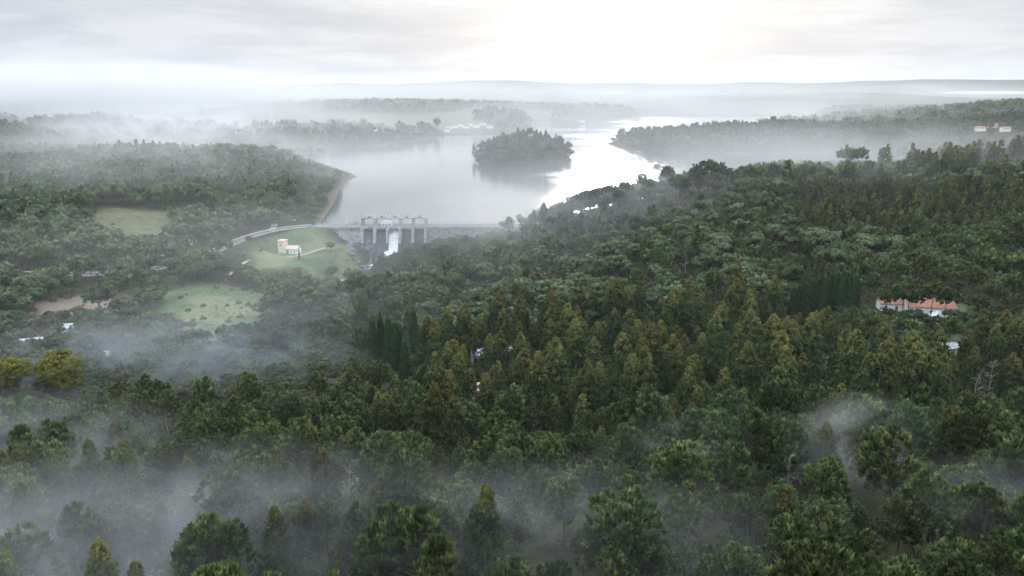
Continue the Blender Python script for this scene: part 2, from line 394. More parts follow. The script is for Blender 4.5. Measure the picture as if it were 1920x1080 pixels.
        nl = 12; lo = unit(nl, r); lo[:, 2] = lo[:, 2] * 0.8 + 0.05; lo *= (0.5 + 0.2 * r.random(nl))[:, None]; lr = 0.30 + 0.16 * r.random(nl)
        k = r.integers(0, nl, nc); d = unit(nc, r); d[:, 2] = np.abs(d[:, 2]) * 1.0 - 0.3
        p = lo[k] + d * lr[k][:, None]
        Hz = {'oak': 4.6, 'willow': 3.8, 'yellow': 8.0, 'flat': 2.8}[kind]; cz = {'oak': 8.0, 'willow': 5.4, 'yellow': 10.5, 'flat': 11.5}[kind]
        c = p * np.array([Rr, Rr, Hz]) * 1.12 + np.array([0, 0, cz])
        rnd = r.random(nc) * 0.6 + 0.4 * r.random(nl)[k]; ci = np.repeat(np.arange(nc), per); m = len(ci)
        rc = (0.85, 1.0, 1.2, 1.5)[lod]
        e = unit(m, r) * (r.random(m) ** 0.4)[:, None] * rc * np.array([1, 1, 0.75])
        nrm = d[ci] + unit(m, r) * 0.8 + np.array([0, 0, 0.3]); nrm /= np.linalg.norm(nrm, axis=1, keepdims=True)
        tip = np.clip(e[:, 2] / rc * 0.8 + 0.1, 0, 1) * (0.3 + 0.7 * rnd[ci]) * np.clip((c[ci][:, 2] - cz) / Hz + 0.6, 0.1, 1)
        add(c[ci] + e, nrm, np.full(m, ts), rnd[ci], tip, bn=p[ci] / 0.8 + e / rc * 0.8 + np.array([0, 0, 0.1]))
    elif kind == 'cypress':
        H = 22.0; n = (5200, 1900, 500, 200)[lod]; ts = (0.34, 0.50, 0.85, 1.4)[lod]
        u = r.random(n); z = 0.6 + (H - 0.6) * u; th = r.random(n) * 2 * np.pi
        nr = 11; rid = 0.90 + 0.11 * np.cos(th * nr + 2.2 * np.sin(z * 0.25)) + 0.05 * np.sin(z * 1.7 + th * 3)
        env = 2.3 * np.clip(1 - u, 0, 1) ** 0.6 * np.clip(u * 9 + 0.35, 0, 1) * rid
        rr = env * (0.8 + 0.2 * r.random(n) ** 0.5)
        c = np.stack([rr * np.cos(th), rr * np.sin(th), z], 1)
        o = np.stack([np.cos(th), np.sin(th), np.full(n, 0.25)], 1); nrm = o + unit(n, r) * 0.5; nrm /= np.linalg.norm(nrm, axis=1, keepdims=True)
        along = np.tile(np.array([[0, 0, 1.0]]), (n, 1)) + unit(n, r) * 0.35
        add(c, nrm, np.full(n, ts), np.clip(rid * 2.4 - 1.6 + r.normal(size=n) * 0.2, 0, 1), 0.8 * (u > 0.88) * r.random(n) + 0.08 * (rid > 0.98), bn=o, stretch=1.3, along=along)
    elif kind == 'bush':
        n = (560, 260, 80, 30)[lod]; ts = (0.20, 0.30, 0.6, 1.1)[lod]; d = unit(n, r); d[:, 2] = np.abs(d[:, 2])
        c = d * (0.6 + 0.4 * r.random(n))[:, None] * np.array([1.6, 1.6, 1.9]) * (1 + 0.25 * np.sin(d[:, :1] * 7 + seed))
        nrm = d + unit(n, r) * 0.7; nrm /= np.linalg.norm(nrm, axis=1, keepdims=True)
        add(c, nrm, np.full(n, ts), r.random(n), r.random(n) * 0.5, bn=d)
    return np.concatenate(T), np.concatenate(C), np.concatenate(N)
def trunk_geo(kind, seed, lod):
    """branches as (p, q, r0, r1) segments"""
    r = np.random.default_rng(seed + 999); S = []
    H = {'pine': 14.0, 'umbrella': 19.0, 'euca': 20.0, 'eucaflame': 20.0, 'oak': 8.0, 'willow': 5.5, 'yellow': 13.0, 'flat': 12.0, 'cypress': 12.0, 'bush': 1.0}[kind]
    r0 = {'pine': 0.24, 'umbrella': 0.26, 'euca': 0.22, 'eucaflame': 0.22, 'oak': 0.34, 'willow': 0.26, 'yellow': 0.36, 'flat': 0.3, 'cypress': 0.22, 'bush': 0.05}[kind]
    ns = (5, 3, 1, 1)[lod]; pts = [Vector((0, 0, -1.0))]
    for i in range(1, ns + 1):
        k = i / ns; pts.append(Vector((r.normal() * 0.18 * k, r.normal() * 0.18 * k, -1 + (H + 1) * k)))
    for i in range(ns): S.append((pts[i], pts[i + 1], r0 * (1 - 0.8 * i / ns), r0 * (1 - 0.8 * (i + 1) / ns)))
    if lod < 2 and kind not in ('cypress', 'bush'):
        nb = {0: 11, 1: 5}[lod]; lo = {'pine': 0.55, 'umbrella': 0.8, 'euca': 0.35, 'eucaflame': 0.35, 'oak': 0.35, 'willow': 0.25, 'yellow': 0.3, 'flat': 0.6}[kind]
        for b in range(nb):
            k = lo + (0.97 - lo) * b / nb; z = H * k; th = r.random() * 6.28; L = {'pine': 3.2, 'umbrella': 3.8, 'oak': 4.0, 'flat': 4.4, 'yellow': 4.2, 'willow': 3.6}.get(kind, 2.2) * (0.7 + 0.4 * r.random())
            up = {'euca': 1.2, 'eucaflame': 1.2, 'yellow': 1.6}.get(kind, 0.65)
            p = Vector((0, 0, z)); q = p + Vector((math.cos(th), math.sin(th), up)).normalized() * L
            S.append((p, q, r0 * 0.32, r0 * 0.08))
    return S
def tube_arrays(S, n=5):
    V = []; F = []
    for p, q, a, b in S:
        d = (q - p).normalized(); u = d.orthogonal().normalized(); v = d.cross(u); i0 = len(V)
        for o, rr in ((p, a), (q, b)):
            for k in range(n):
                t = 6.28318 * k / n; V.append(tuple(o + (u * math.cos(t) + v * math.sin(t)) * rr))
        for k in range(n):
            k2 = (k + 1) % n; F.append((i0 + k, i0 + k2, i0 + n + k2)); F.append((i0 + k, i0 + n + k2, i0 + n + k))
    return np.array(V), np.array(F)
def mesh_from_tris(name, T, C, mats, midx=None, N=None):
    n = len(T); me = bpy.data.meshes.new(name)
    me.vertices.add(n * 3); me.vertices.foreach_set('co', np.ascontiguousarray(T, np.float32).ravel())
    me.loops.add(n * 3); me.loops.foreach_set('vertex_index', np.arange(n * 3, dtype=np.int32))
    me.polygons.add(n); me.polygons.foreach_set('loop_start', np.arange(0, n * 3, 3, dtype=np.int32))
    for m_ in mats: me.materials.append(m_)
    if midx is not None: me.polygons.foreach_set('material_index', midx.astype(np.int32))
    me.update(calc_edges=True)
    if C is not None:
        a = me.attributes.new('tint', 'FLOAT_COLOR', 'FACE'); a.data.foreach_set('color', np.concatenate([C, np.ones((n, 1))], 1).astype(np.float32).ravel())
    return me
LEAFMAT = {'pine': 'pine', 'umbrella': 'pine', 'euca': 'euca', 'eucaflame': 'euca', 'oak': 'oak', 'willow': 'willow', 'yellow': 'yellow', 'flat': 'oak', 'cypress': 'cypress', 'bush': 'oak'}
BARK = {'euca': 'bark_pale', 'eucaflame': 'bark_pale'}
_geo = {}
def geo(kind, var, lod):
    k = (kind, var, lod)
    if k not in _geo:
        T, C, N = crown_mesh(kind, var * 13 + sum(map(ord, kind)), lod)
        V, F = tube_arrays(trunk_geo(kind, var * 13 + sum(map(ord, kind)), lod), (6, 4, 3, 3)[lod])
        _geo[k] = (T, C, V[F], N)
    return _geo[k]
_tm = {}
def tree_meshes(kind, var, lod, leaf=None):
    k = (kind, var, lod, leaf)
    if k not in _tm:
        T, C, B, N = geo(kind, var, lod)
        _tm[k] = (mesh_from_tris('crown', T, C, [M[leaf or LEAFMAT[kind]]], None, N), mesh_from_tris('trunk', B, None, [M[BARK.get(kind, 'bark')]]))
    return _tm[k]
def tree(kind, x, y, z, s, name, label, cat, group=None, var=None, lod=None, leaf=None, sz=None, rz=None):
    if var is None: var = random.randrange(5)
    if lod is None:
        dd = math.hypot(x, y); lod = 0 if dd < 330 else 1
    o = empty(name, (x, y, z), label, cat, random.random() * 6.28 if rz is None else rz, group)
    o.scale = (s, s, sz or s)
    c, t = tree_meshes(kind, var, lod, leaf)
    a = mesh_obj('crown', c, o); b = mesh_obj('trunk', t, o)
    return o
def stuff_wood(name, items, label, leafs, lod_of):
    """items: (kind, x, y, z, s, leaf) -> ONE mesh"""
    mats = [M[l] for l in leafs] + [M['bark'], M['bark_pale']]; TT, CC, MI, NN = [], [], [], []
    for kind, x, y, z, s, leaf in items:
        T, C, B, N = geo(kind, random.randrange(4), lod_of(x, y)); a = random.random() * 6.28; ca, sa = math.cos(a), math.sin(a)
        Rm = np.array([[ca, sa, 0], [-sa, ca, 0], [0, 0, 1]]) * s; off = np.array([x, y, z])
        C2 = C.copy(); C2[:, 2] = random.random()
        NN += [N @ (Rm / s), np.zeros((len(B), 3)) + [0, 0, 1]]; TT += [T @ Rm + off, B @ Rm + off]; CC += [C2, np.zeros((len(B), 3))]
        MI += [np.full(len(T), leafs.index(leaf or LEAFMAT[kind])), np.full(len(B), len(leafs) + (1 if kind in BARK else 0))]
    if not TT: return None
    me = mesh_from_tris(name, np.concatenate(TT), np.concatenate(CC), mats, np.concatenate(MI), np.concatenate(NN))
    print(name, len(items), 'trees', len(me.polygons), 'faces')
    return props(mesh_obj(name, me), label, None, None, 'stuff')

# ------------------------------------------------------------------ ground sheet
def pxpoly(pts, z): return np.array([at(a, b, z) for a, b in pts])
FIELD_A = pxpoly([(300, 545), (345, 534), (430, 536), (500, 540), (520, 560), (480, 640), (380, 640), (310, 615)], -9)
FIELD_B = pxpoly([(165, 400), (195, 391), (240, 396), (310, 403), (330, 412), (318, 455), (240, 450), (190, 425)], 5)
LAWN = np.concatenate([pxpoly([(470, 446), (500, 436), (590, 430)], 1), pxpoly([(640, 464), (700, 480), (680, 500), (650, 505), (600, 512), (550, 506), (520, 515), (470, 515)], -11)])
DIRT = pxpoly([(55, 575), (90, 555), (150, 546), (190, 552), (240, 532), (255, 556), (200, 570), (160, 578), (70, 590)], -5)
BANK = pxpoly([(600, 419), (621, 385), (635, 356), (652, 341), (669, 331), (660, 329), (646, 337), (630, 354), (615, 382), (594, 419)], 1)
GARDEN = pxpoly([(1640, 590), (1700, 562), (1790, 560), (1815, 580), (1800, 640), (1720, 650)], 25)
YARD = pxpoly([(1740, 640), (1920, 600), (1960, 640), (1920, 690), (1760, 680)], 22)
ny, nx = 640, 560
Yv = 60 * np.exp(np.linspace(0, math.log(26000 / 60), ny)) - 45
sv = np.linspace(-1, 1, nx); sv = 1.35 * (0.72 * sv + 0.28 * sv ** 3)
GX = sv[None, :] * (Yv[:, None] + 45); GY = np.repeat(Yv[:, None], nx, 1)
def add_pads():
    PADS.extend([(162, 306, 24.6, 20), (176, 262, 22.5, 14), (-167, 592, -10.6, 15), (-185, 660, 3.4, 8)])
add_pads()
GZ = ground(GX, GY)
GZ = GZ - 0.0
me = bpy.data.meshes.new('ground'); V = np.stack([GX, GY, GZ], -1).reshape(-1, 3)
ii = np.arange((ny - 1) * (nx - 1)); rr_ = ii // (nx - 1); cc_ = ii % (nx - 1); a_ = rr_ * nx + cc_
Q = np.stack([a_, a_ + 1, a_ + nx + 1, a_ + nx], 1)
me.vertices.add(len(V)); me.vertices.foreach_set('co', V.astype(np.float32).ravel())
me.loops.add(len(Q) * 4); me.loops.foreach_set('vertex_index', Q.astype(np.int32).ravel())
me.polygons.add(len(Q)); me.polygons.foreach_set('loop_start', np.arange(0, len(Q) * 4, 4, dtype=np.int32))
me.update(calc_edges=True); me.polygons.foreach_set('use_smooth', np.ones(len(Q), bool))
gx, gy = V[:, 0], V[:, 1]
def soft(P, w_=7.0):
    bb = (gx > P[:, 0].min() - 30) & (gx < P[:, 0].max() + 30) & (gy > P[:, 1].min() - 30) & (gy < P[:, 1].max() + 30)
    o = np.zeros(len(gx)); d = seg_dist(gx[bb], gy[bb], P); d = np.where(inside(gx[bb], gy[bb], P), d, -d)
    o[bb] = sstep(-w_, w_, d + fnoise(gx[bb], gy[bb], 26, 3, 5) * 24); return o
gr = np.maximum.reduce([soft(FIELD_A), soft(LAWN), soft(GARDEN)]); dry = soft(FIELD_B); dirt = np.maximum.reduce([soft(DIRT), soft(BANK, 2) * 0.4, soft(YARD) * 0.4])
nl_ = (gy > 640) & (gy < 4000); ls = np.full(len(gx), 99.0); ls[nl_] = lake_sd(gx[nl_], gy[nl_])
dirt = np.maximum(dirt, (np.abs(ls) < 2.5) * 0.5)
far_f = (gy > 1700) * (fnoise(gx, gy, 420, 2, 21) > 0.12); gr = np.maximum(gr, far_f * 0.6)
at_ = me.attributes.new('cover', 'FLOAT_COLOR', 'POINT'); at_.data.foreach_set('color', np.stack([gr, dry, dirt, np.ones(len(gx))], 1).astype(np.float32).ravel())
m, t = mat('forest_floor'); tcn = t.n('ShaderNodeTexCoord').outputs['Object']
at2 = t.n('ShaderNodeAttribute', attribute_name='cover'); sp = t.n('ShaderNodeSeparateColor'); t.link(at2.outputs['Color'], sp.inputs[0])
nA = t.noise(tcn, 0.15, 6.0, 0.65); nB = t.noise(tcn, 0.9, 4.0, 0.7)
fl = t.mix(t.mr(nA, 0.35, 0.65), (0.022, 0.030, 0.014), (0.048, 0.050, 0.026)); fl = t.mix(t.mr(nB, 0.45, 0.7), fl, (0.055, 0.042, 0.028))
nC = t.noise(tcn, 0.035, 4.0, 0.6); gs = t.mix(t.mr(nA, 0.38, 0.62), (0.050, 0.088, 0.040), (0.090, 0.130, 0.062)); gs = t.mix(t.mr(nB, 0.5, 0.75), gs, (0.150, 0.165, 0.095)); gs = t.mix(t.mr(nC, 0.42, 0.60), gs, (0.150, 0.155, 0.085))
dr = t.mix(t.mr(nA, 0.38, 0.62), (0.125, 0.125, 0.070), (0.090, 0.100, 0.055))
di = t.mix(t.mr(nB, 0.35, 0.65), (0.150, 0.118, 0.092), (0.215, 0.175, 0.140))
c = t.mix(sp.outputs[0], fl, gs); c = t.mix(sp.outputs[1], c, dr); c = t.mix(sp.outputs[2], c, di)
d = t.n('ShaderNodeBsdfDiffuse'); t.link(c, d.inputs[0])
bp = t.n('ShaderNodeBump', i_Strength=1.0, i_Distance=0.5); t.link(nB, bp.inputs['Height']); t.link(bp.outputs[0], d.inputs['Normal'])
o = t.n('ShaderNodeOutputMaterial'); t.link(d.outputs[0], o.inputs[0]); me.materials.append(m)
props(mesh_obj('ground', me), kind='structure')

# ------------------------------------------------------------------ lake
m, t = mat('lake_water'); tcn = t.n('ShaderNodeTexCoord').outputs['Object']
mp = t.n('ShaderNodeMapping'); t.link(tcn, mp.inputs[0]); mp.inputs['Scale'].default_value = (1.0, 1.6, 1.0)
rip = t.noise(mp.outputs[0], 0.55, 4.0, 0.6); band = t.noise(tcn, 0.006, 3.0, 0.5)
p = t.n('ShaderNodeBsdfPrincipled', i_IOR=1.33); t.set(p.inputs['Base Color'], (0.030, 0.045, 0.045)); t.set(p.inputs['Roughness'], t.mr(band, 0.4, 0.6, 0.05, 0.11))
b = t.n('ShaderNodeBump', i_Strength=0.45, i_Distance=0.10); t.link(rip, b.inputs['Height']); t.link(b.outputs[0], p.inputs['Normal'])
o = t.n('ShaderNodeOutputMaterial'); t.link(p.outputs[0], o.inputs[0]); M['water'] = m
me = bpy.data.meshes.new('lake'); me.from_pydata([(-420, DAMY + 5, 0), (1700, DAMY + 5, 0), (2600, 3200, 0), (-1100, 3200, 0)], [], [(0, 1, 2, 3)]); me.materials.append(m)
props(mesh_obj('lake', me), kind='structure')

# ------------------------------------------------------------------ roads and river
M['asphalt'] = surf('asphalt', (0.060, 0.062, 0.066), (0.095, 0.096, 0.100), 0.4, 0.8, c2=(0.12, 0.115, 0.11), scale2=0.15)
M['gravel'] = surf('track_gravel', (0.24, 0.20, 0.16), (0.34, 0.30, 0.25), 0.6, 0.95)
M['concrete'] = surf('weathered_concrete', (0.30, 0.30, 0.29), (0.42, 0.41, 0.40), 0.25, 0.85, c2=(0.17, 0.17, 0.165), scale2=0.35)
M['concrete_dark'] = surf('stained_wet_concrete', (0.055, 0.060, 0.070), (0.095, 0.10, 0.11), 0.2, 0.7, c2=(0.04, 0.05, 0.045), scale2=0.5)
M['paint'] = surf('white_paint', (0.68, 0.68, 0.66), (0.80, 0.80, 0.78), 1.0, 0.6)
M['steel'] = surf('galvanised_steel', (0.42, 0.44, 0.46), (0.55, 0.56, 0.58), 2.0, 0.45)
M['darksteel'] = surf('dark_gate_steel', (0.03, 0.04, 0.05), (0.06, 0.07, 0.08), 1.0, 0.5)
M['bluesteel'] = surf('blue_grey_steel', (0.10, 0.17, 0.20), (0.15, 0.22, 0.25), 1.0, 0.5)
M['rock'] = surf('grey_boulders', (0.10, 0.105, 0.115), (0.22, 0.22, 0.23), 0.8, 0.9, 0.1, c2=(0.05, 0.06, 0.05), scale2=1.5)
def ribbon(name, P, Z, w_, m_, off=0.0, kind='structure', w1=None):
    P = np.asarray(P, float); Z = np.asarray(Z, float); n = 12 * (len(P) - 1) + 1; k = np.linspace(0, len(P) - 1, n)
    # smooth the line
    xs = np.interp(k, range(len(P)), P[:, 0]); ys = np.interp(k, range(len(P)), P[:, 1]); zs = np.interp(k, range(len(P)), Z)
    for _ in range(30):
        for q in (xs, ys, zs): q[1:-1] = (q[:-2] + q[2:] + 2 * q[1:-1]) / 4
    dx = np.gradient(xs); dy = np.gradient(ys); L = np.hypot(dx, dy); nx_, ny_ = -dy / L, dx / L
    cols = [off + w_ * t for t in (-0.5, -0.166, 0.166, 0.5)]; v = []
    for i in range(n):
        for c_ in cols: v.append((xs[i] + nx_[i] * c_, ys[i] + ny_[i] * c_, zs[i]))
    f = [(i * 4 + j, i * 4 + j + 1, i * 4 + j + 5, i * 4 + j + 4) for i in range(n - 1) for j in range(3)]
    me = bpy.data.meshes.new(name); me.from_pydata(v, [], f); me.materials.append(m_); o = mesh_obj(name, me)
    if kind: o['kind'] = kind
    return o, np.stack([xs, ys, zs, nx_, ny_], 1)
rd, RL = ribbon('road', ROAD[:-1], ROAD_Z[:-1] + 0.02, 7.2, M['asphalt'])
ribbon('road_markings', ROAD[:-1], ROAD_Z[:-1] + 0.026, 0.18, M['paint'], 3.2); ribbon('road_markings', ROAD[:-1], ROAD_Z[:-1] + 0.026, 0.18, M['paint'], -3.2); ribbon('road_markings', ROAD[:-1], ROAD_Z[:-1] + 0.026, 0.15, M['paint'], 0.0)
ribbon('side_lane', [(-186, 612), (-190, 640), (-204, 668), (-232, 690)], [3.1, 3.3, 4.2, 6.4], 5.0, M['gravel'])
ribbon('path', TRACK, ground(TRACK[:, 0], TRACK[:, 1]) + 0.25, 2.6, M['gravel'])
M['foam'] = surf('white_foaming_water', (0.55, 0.58, 0.60), (0.85, 0.87, 0.88), 0.6, 0.5, 0.25, spec=0.4)
m, t = mat('river_water'); tcn = t.n('ShaderNodeTexCoord').outputs['Object']
p = t.n('ShaderNodeBsdfPrincipled', i_Roughness=0.25); t.set(p.inputs['Base Color'], t.mix(t.mr(t.noise(tcn, 0.35, 5, 0.7), 0.5, 0.68), (0.05, 0.06, 0.06), (0.5, 0.52, 0.53)))
b = t.n('ShaderNodeBump', i_Strength=0.8, i_Distance=0.3); t.link(t.noise(tcn, 0.8, 4, 0.6), b.inputs['Height']); t.link(b.outputs[0], p.inputs['Normal'])
o = t.n('ShaderNodeOutputMaterial'); t.link(p.outputs[0], o.inputs[0])
ribbon('river', RIVER, [-23.2, -23.4, -23.7, -24.2, -24.6], 13, m)

# ------------------------------------------------------------------ dam
X0, X1 = -157.0, 22.0; COLX = [-118.0 + 10.0 * i for i in range(6)]
dam = empty('dam', (0, DAMY, 0), 'long pale concrete dam with five spillway bays holding back the lake', 'dam')
def dp(mb, name, m_, parent=dam): return mb.build(name, m_, parent)
dk = MB().box(X0, X1, -4.2, 4.6, 2.5, 3.3); dk.box(X0, X1, -4.5, -4.1, 2.3, 3.9); dk.box(X0, X1, 4.5, 4.8, 2.3, 3.9); dp(dk, 'deck', M['concrete'])
ds = ribbon('carriageway', [(X0 - 2, 0.2), (-60, 0.2), (X1, 0.2)], [3.33, 3.33, 3.33], 6.2, M['asphalt'], kind=None)[0]; ds.parent = dam
# gravity walls left and right of the spillway, front battered
for a, b_, zb in ((X0 - 1, COLX[0] - 1.2, -9.0), (COLX[-1] + 1.2, X1, -12.0)):
    dp(MB().prism([(-2.6, 2.5), (4.3, 2.5), (4.3, -14), (-6.5, zb - 12), (-3.3, zb)], a, b_), 'wall', M['concrete'])
for x in [-155, -151.6, -146.5, -136, -127.5, -54, -42, -30, -18, -6, 6]:
    dp(MB().prism([(-4.1, 2.3), (-2.5, 2.3), (-2.5, -9.5), (-4.6, -9.5)], x - 0.6, x + 0.6), 'buttress', M['concrete'])
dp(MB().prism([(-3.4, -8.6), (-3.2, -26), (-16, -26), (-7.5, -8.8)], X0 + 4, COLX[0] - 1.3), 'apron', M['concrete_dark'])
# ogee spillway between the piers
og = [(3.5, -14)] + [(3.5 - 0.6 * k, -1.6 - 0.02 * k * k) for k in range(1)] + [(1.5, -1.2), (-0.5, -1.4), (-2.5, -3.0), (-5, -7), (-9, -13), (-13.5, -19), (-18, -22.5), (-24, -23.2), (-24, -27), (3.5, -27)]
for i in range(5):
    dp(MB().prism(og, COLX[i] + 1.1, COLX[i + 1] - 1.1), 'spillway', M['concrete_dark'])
    g = MB(); xa, xb = COLX[i] + 1.1, COLX[i + 1] - 1.1; zo = 1.0 if i == 2 else 0.0
    g.prism([(1.0, -1.3 + zo), (0.5, 0.2 + zo), (0.3, 2.2), (0.7, 2.2), (0.9, 0.2 + zo), (1.4, -1.3 + zo)], xa, xb)
    for q in (0.25, 0.5, 0.75): g.box(xa + (xb - xa) * q - 0.12, xa + (xb - xa) * q + 0.12, -0.3, 0.6, -0.6 + zo, 2.1)
    dp(g, 'gate', M['darksteel'])
for i, x in enumerate(COLX):
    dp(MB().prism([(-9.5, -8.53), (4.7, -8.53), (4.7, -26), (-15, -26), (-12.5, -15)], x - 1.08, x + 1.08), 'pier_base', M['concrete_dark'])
    pr = MB().prism([(-9.5, -8.5), (-8.3, -3.0), (-6.2, 2.3), (4.8, 2.3), (4.8, -8.5)], x - 1.05, x + 1.05); pr.tube((x, -9.2, -8.4), (x, -6.3, 2.25), 1.05, 1.0, 10)
    dp(pr, 'pier', M['concrete'])
    dp(MB().box(x - 1.15, x + 1.15, -1.6, 1.8, 3.35, 10.2), 'hoist_tower', M['bluesteel'] if i == 0 else M['concrete'])
for i in range(5):
    xa, xb = COLX[i] + 1.1, COLX[i + 1] - 1.1
    dp(MB().box(COLX[i] + 1.18, COLX[i + 1] - 1.18, -1.7, 1.9, 9.5, 10.35), 'hoist_beam', M['concrete'])
    r_ = MB()
    for y in (-1.6, 1.8):
        r_.box(xa + 0.3, xb - 0.3, y - 0.1, y + 0.1, 12.7, 13.05); r_.box(xa + 0.3, xb - 0.3, y - 0.05, y + 0.05, 11.4, 11.55)
        for q in np.linspace(xa + 0.4, xb - 0.4, 5): r_.box(q - 0.09, q + 0.09, y - 0.08, y + 0.08, 10.35, 12.7)
    for q in (xa + 0.4, xb - 0.4): r_.box(q - 0.35, q + 0.35, -1.6, 1.8, 10.36, 12.4)
    dp(r_, 'railing', M['steel'])
    h_ = MB().box((xa + xb) / 2 - 1.0, (xa + xb) / 2 + 1.0, -0.8, 0.9, 10.36, 11.5); dp(h_, 'hoist_motor', M['darksteel'])
rl = MB()
for y in (-4.3, 4.65):
    for z in (4.35, 4.8): rl.box(X0, X1, y - 0.05, y + 0.05, z, z + 0.09)
    for x in np.arange(X0 + 1, X1, 3.0): rl.box(x - 0.06, x + 0.06, y - 0.06, y + 0.06, 3.9, 4.8)
dp(rl, 'parapet_rail', M['steel'])
# the small gatehouse with a barrel roof
gh = empty('gatehouse', (-99.0, DAMY - 1.2, 3.34), 'small pale gatehouse with barrel roof between the hoist towers on the dam', 'gatehouse')
M['pale_render'] = surf('pale_render', (0.62, 0.60, 0.58), (0.74, 0.72, 0.69), 0.5, 0.8)
MB().box(-4.2, 4.2, -1.9, 1.9, 0, 2.6).build('wall', M['pale_render'], gh)
arc = [(4.6 * math.cos(a), 2.6 + 2.4 * math.sin(a)) for a in np.linspace(0, math.pi, 15)]
MB().prism(arc, -2.4, 2.4, 1).build('roof', M['paint'], gh)
for x in (-2.4, 2.4): MB().box(x - 0.7, x + 0.7, -1.98, -1.9, 1.0, 2.0).build('window', M['darksteel'], gh)
MB().box(-0.55, 0.55, -1.98, -1.9, 0.02, 2.1).build('door', M['darksteel'], gh)
# the released water: a thick white tongue down the middle bay
v = []; f = []; prof = [(0.0, -0.4), (-2.5, -1.7), (-5, -5.2), (-9, -11), (-14, -17.4), (-20, -21.5), (-27, -22.8), (-33, -23.2)]
for i, (y, z) in enumerate(prof):
    wd = [3.6, 3.7, 4.2, 4.6, 5.2, 6.0, 8.0, 9.0][i]; cx = -93.4 - [0, 0, .2, .7, 1.6, 3.0, 5.0, 7.0][i]
    for k in range(9):
        q = k / 8 * 2 - 1; v.append((cx + wd * q, y + random.uniform(-.3, .3), z + 0.9 * (1 - q * q) + random.uniform(-.2, .3)))
for i in range(len(prof) - 1):
    for k in range(8): f.append((i * 9 + k, i * 9 + k + 1, i * 9 + k + 10, i * 9 + k + 9))
me = bpy.data.meshes.new('water_jet'); me.from_pydata(v, [], f); me.materials.append(M['foam'])
me.polygons.foreach_set('use_smooth', [True] * len(me.polygons))
wj = mesh_obj('water_jet', me); wj.location = (0, DAMY, 0); sd_ = wj.modifiers.new('s', 'SUBSURF'); sd_.levels = 2; sd_.render_levels = 2
props(wj, 'white foaming water released through the middle spillway bay of the dam', 'water jet')
def blob(name, loc, sc3, m_, seed, parent=None, sub=2, rough=0.25):
    bm = bmesh.new(); bmesh.ops.create_icosphere(bm, subdivisions=sub, radius=1.0); rr = random.Random(seed)
    for v_ in bm.verts: v_.co *= 1 + rr.uniform(-rough, rough)
    me = bpy.data.meshes.new(name); bm.to_mesh(me); bm.free(); me.materials.append(m_); o = mesh_obj(name, me, parent); o.location = loc; o.scale = sc3; o.rotation_euler = (rr.random(), rr.random(), rr.random() * 6); return o
x_, y_ = at(700, 497, -23.1); o = blob('foam', (x_, y_, -23.3), (3.6, 2.6, 0.5), M['foam'], 3); props(o, 'bright foam patch on the pool below the dam', None, None, 'stuff'); o.rotation_euler = (0, 0, 0.3)
rk = [at(random.uniform(650, 692), random.uniform(472, 497), -20) for _ in range(34)]
for i, (x, y) in enumerate(rk):
    s_ = random.uniform(1.2, 3.0); o = blob('boulder', (x, y, g1(x, y) + s_ * 0.2), (s_ * 1.2, s_, s_ * 0.8), M['rock'], i)
    props(o, 'grey boulder on the rocky bank left of the spillway pool', 'boulder', 'boulders on the bank below the dam')
# lamp posts along the crest
for i, x in enumerate([-150, -132, -56, -40, -24, -8, 8]):
    lp = empty('lamp_post', (x, DAMY + 4.35, 3.3), ['thin lamp post at the left end of the dam crest', 'thin lamp post on the dam crest just left of the hoist towers', 'thin lamp post on the dam crest just right of the hoist towers', 'second lamp post right of the hoist towers', 'third lamp post right of the hoist towers',
        'fourth lamp post right of the hoist towers', 'lamp post at the far right end of the dam among trees'][i], 'lamp post', 0, 'lamp posts along the dam crest')
    MB().tube((0, 0, 0), (0, 0, 7.5), 0.11, 0.06).build('pole', M['steel'], lp); MB().tube((0, 0, 7.4), (0, -1.5, 7.8), 0.05, 0.04).build('arm', M['steel'], lp); MB().box(-0.15, 0.15, -2.1, -1.4, 7.72, 7.86).build('lamp_head', M['steel'], lp)
# guard rails beside the road
def rail(name, lab, off, i0, i1, m_, hgt):
    mb = MB(); pts = [(r[0] + r[3] * off, r[1] + r[4] * off, r[2]) for r in RL[i0:i1]]
    for p_, q_ in zip(pts[:-1], pts[1:]):
        for z in hgt: mb.tube((p_[0], p_[1], p_[2] + z), (q_[0], q_[1], q_[2] + z), 0.11, 0.11, 4)
        mb.tube((p_[0], p_[1], p_[2] - 0.6), (p_[0], p_[1], p_[2] + hgt[-1]), 0.07, 0.07, 4)
    o = mb.build(name, m_); props(o, lab, 'guard rail')
rail('guard_rail', 'white railing along the outer edge of the road curving down from the dam', 4.3, 12, len(RL), M['paint'], (0.5, 0.95))
rail('guard_rail', 'low steel guard rail on the valley side of the curving road', -4.3, 12, len(RL) - 3, M['steel'], (0.65,))

# ------------------------------------------------------------------ houses and cars
M['tile'] = surf('terracotta_tiles', (0.24, 0.115, 0.080), (0.36, 0.18, 0.13), 0.8, 0.9, c2=(0.17, 0.12, 0.10), scale2=0.6)
M['pinktile'] = surf('faded_pink_tiles', (0.46, 0.33, 0.28), (0.58, 0.44, 0.38), 1.0, 0.9)
M['greyroof'] = surf('grey_sheet_roof', (0.26, 0.29, 0.33), (0.40, 0.43, 0.46), 0.5, 0.6, c2=(0.20, 0.20, 0.2), scale2=0.7)
M['cream'] = surf('cream_render', (0.58, 0.50, 0.40), (0.70, 0.62, 0.50), 0.4, 0.85)
M['white'] = surf('white_render', (0.66, 0.66, 0.65), (0.80, 0.80, 0.79), 0.4, 0.85)
M['glass'] = surf('dark_window_glass', (0.02, 0.025, 0.03), (0.04, 0.05, 0.06), 1.0, 0.15, spec=0.8)
M['wood'] = surf('brown_door', (0.10, 0.06, 0.04), (0.16, 0.10, 0.06), 1.0, 0.7)
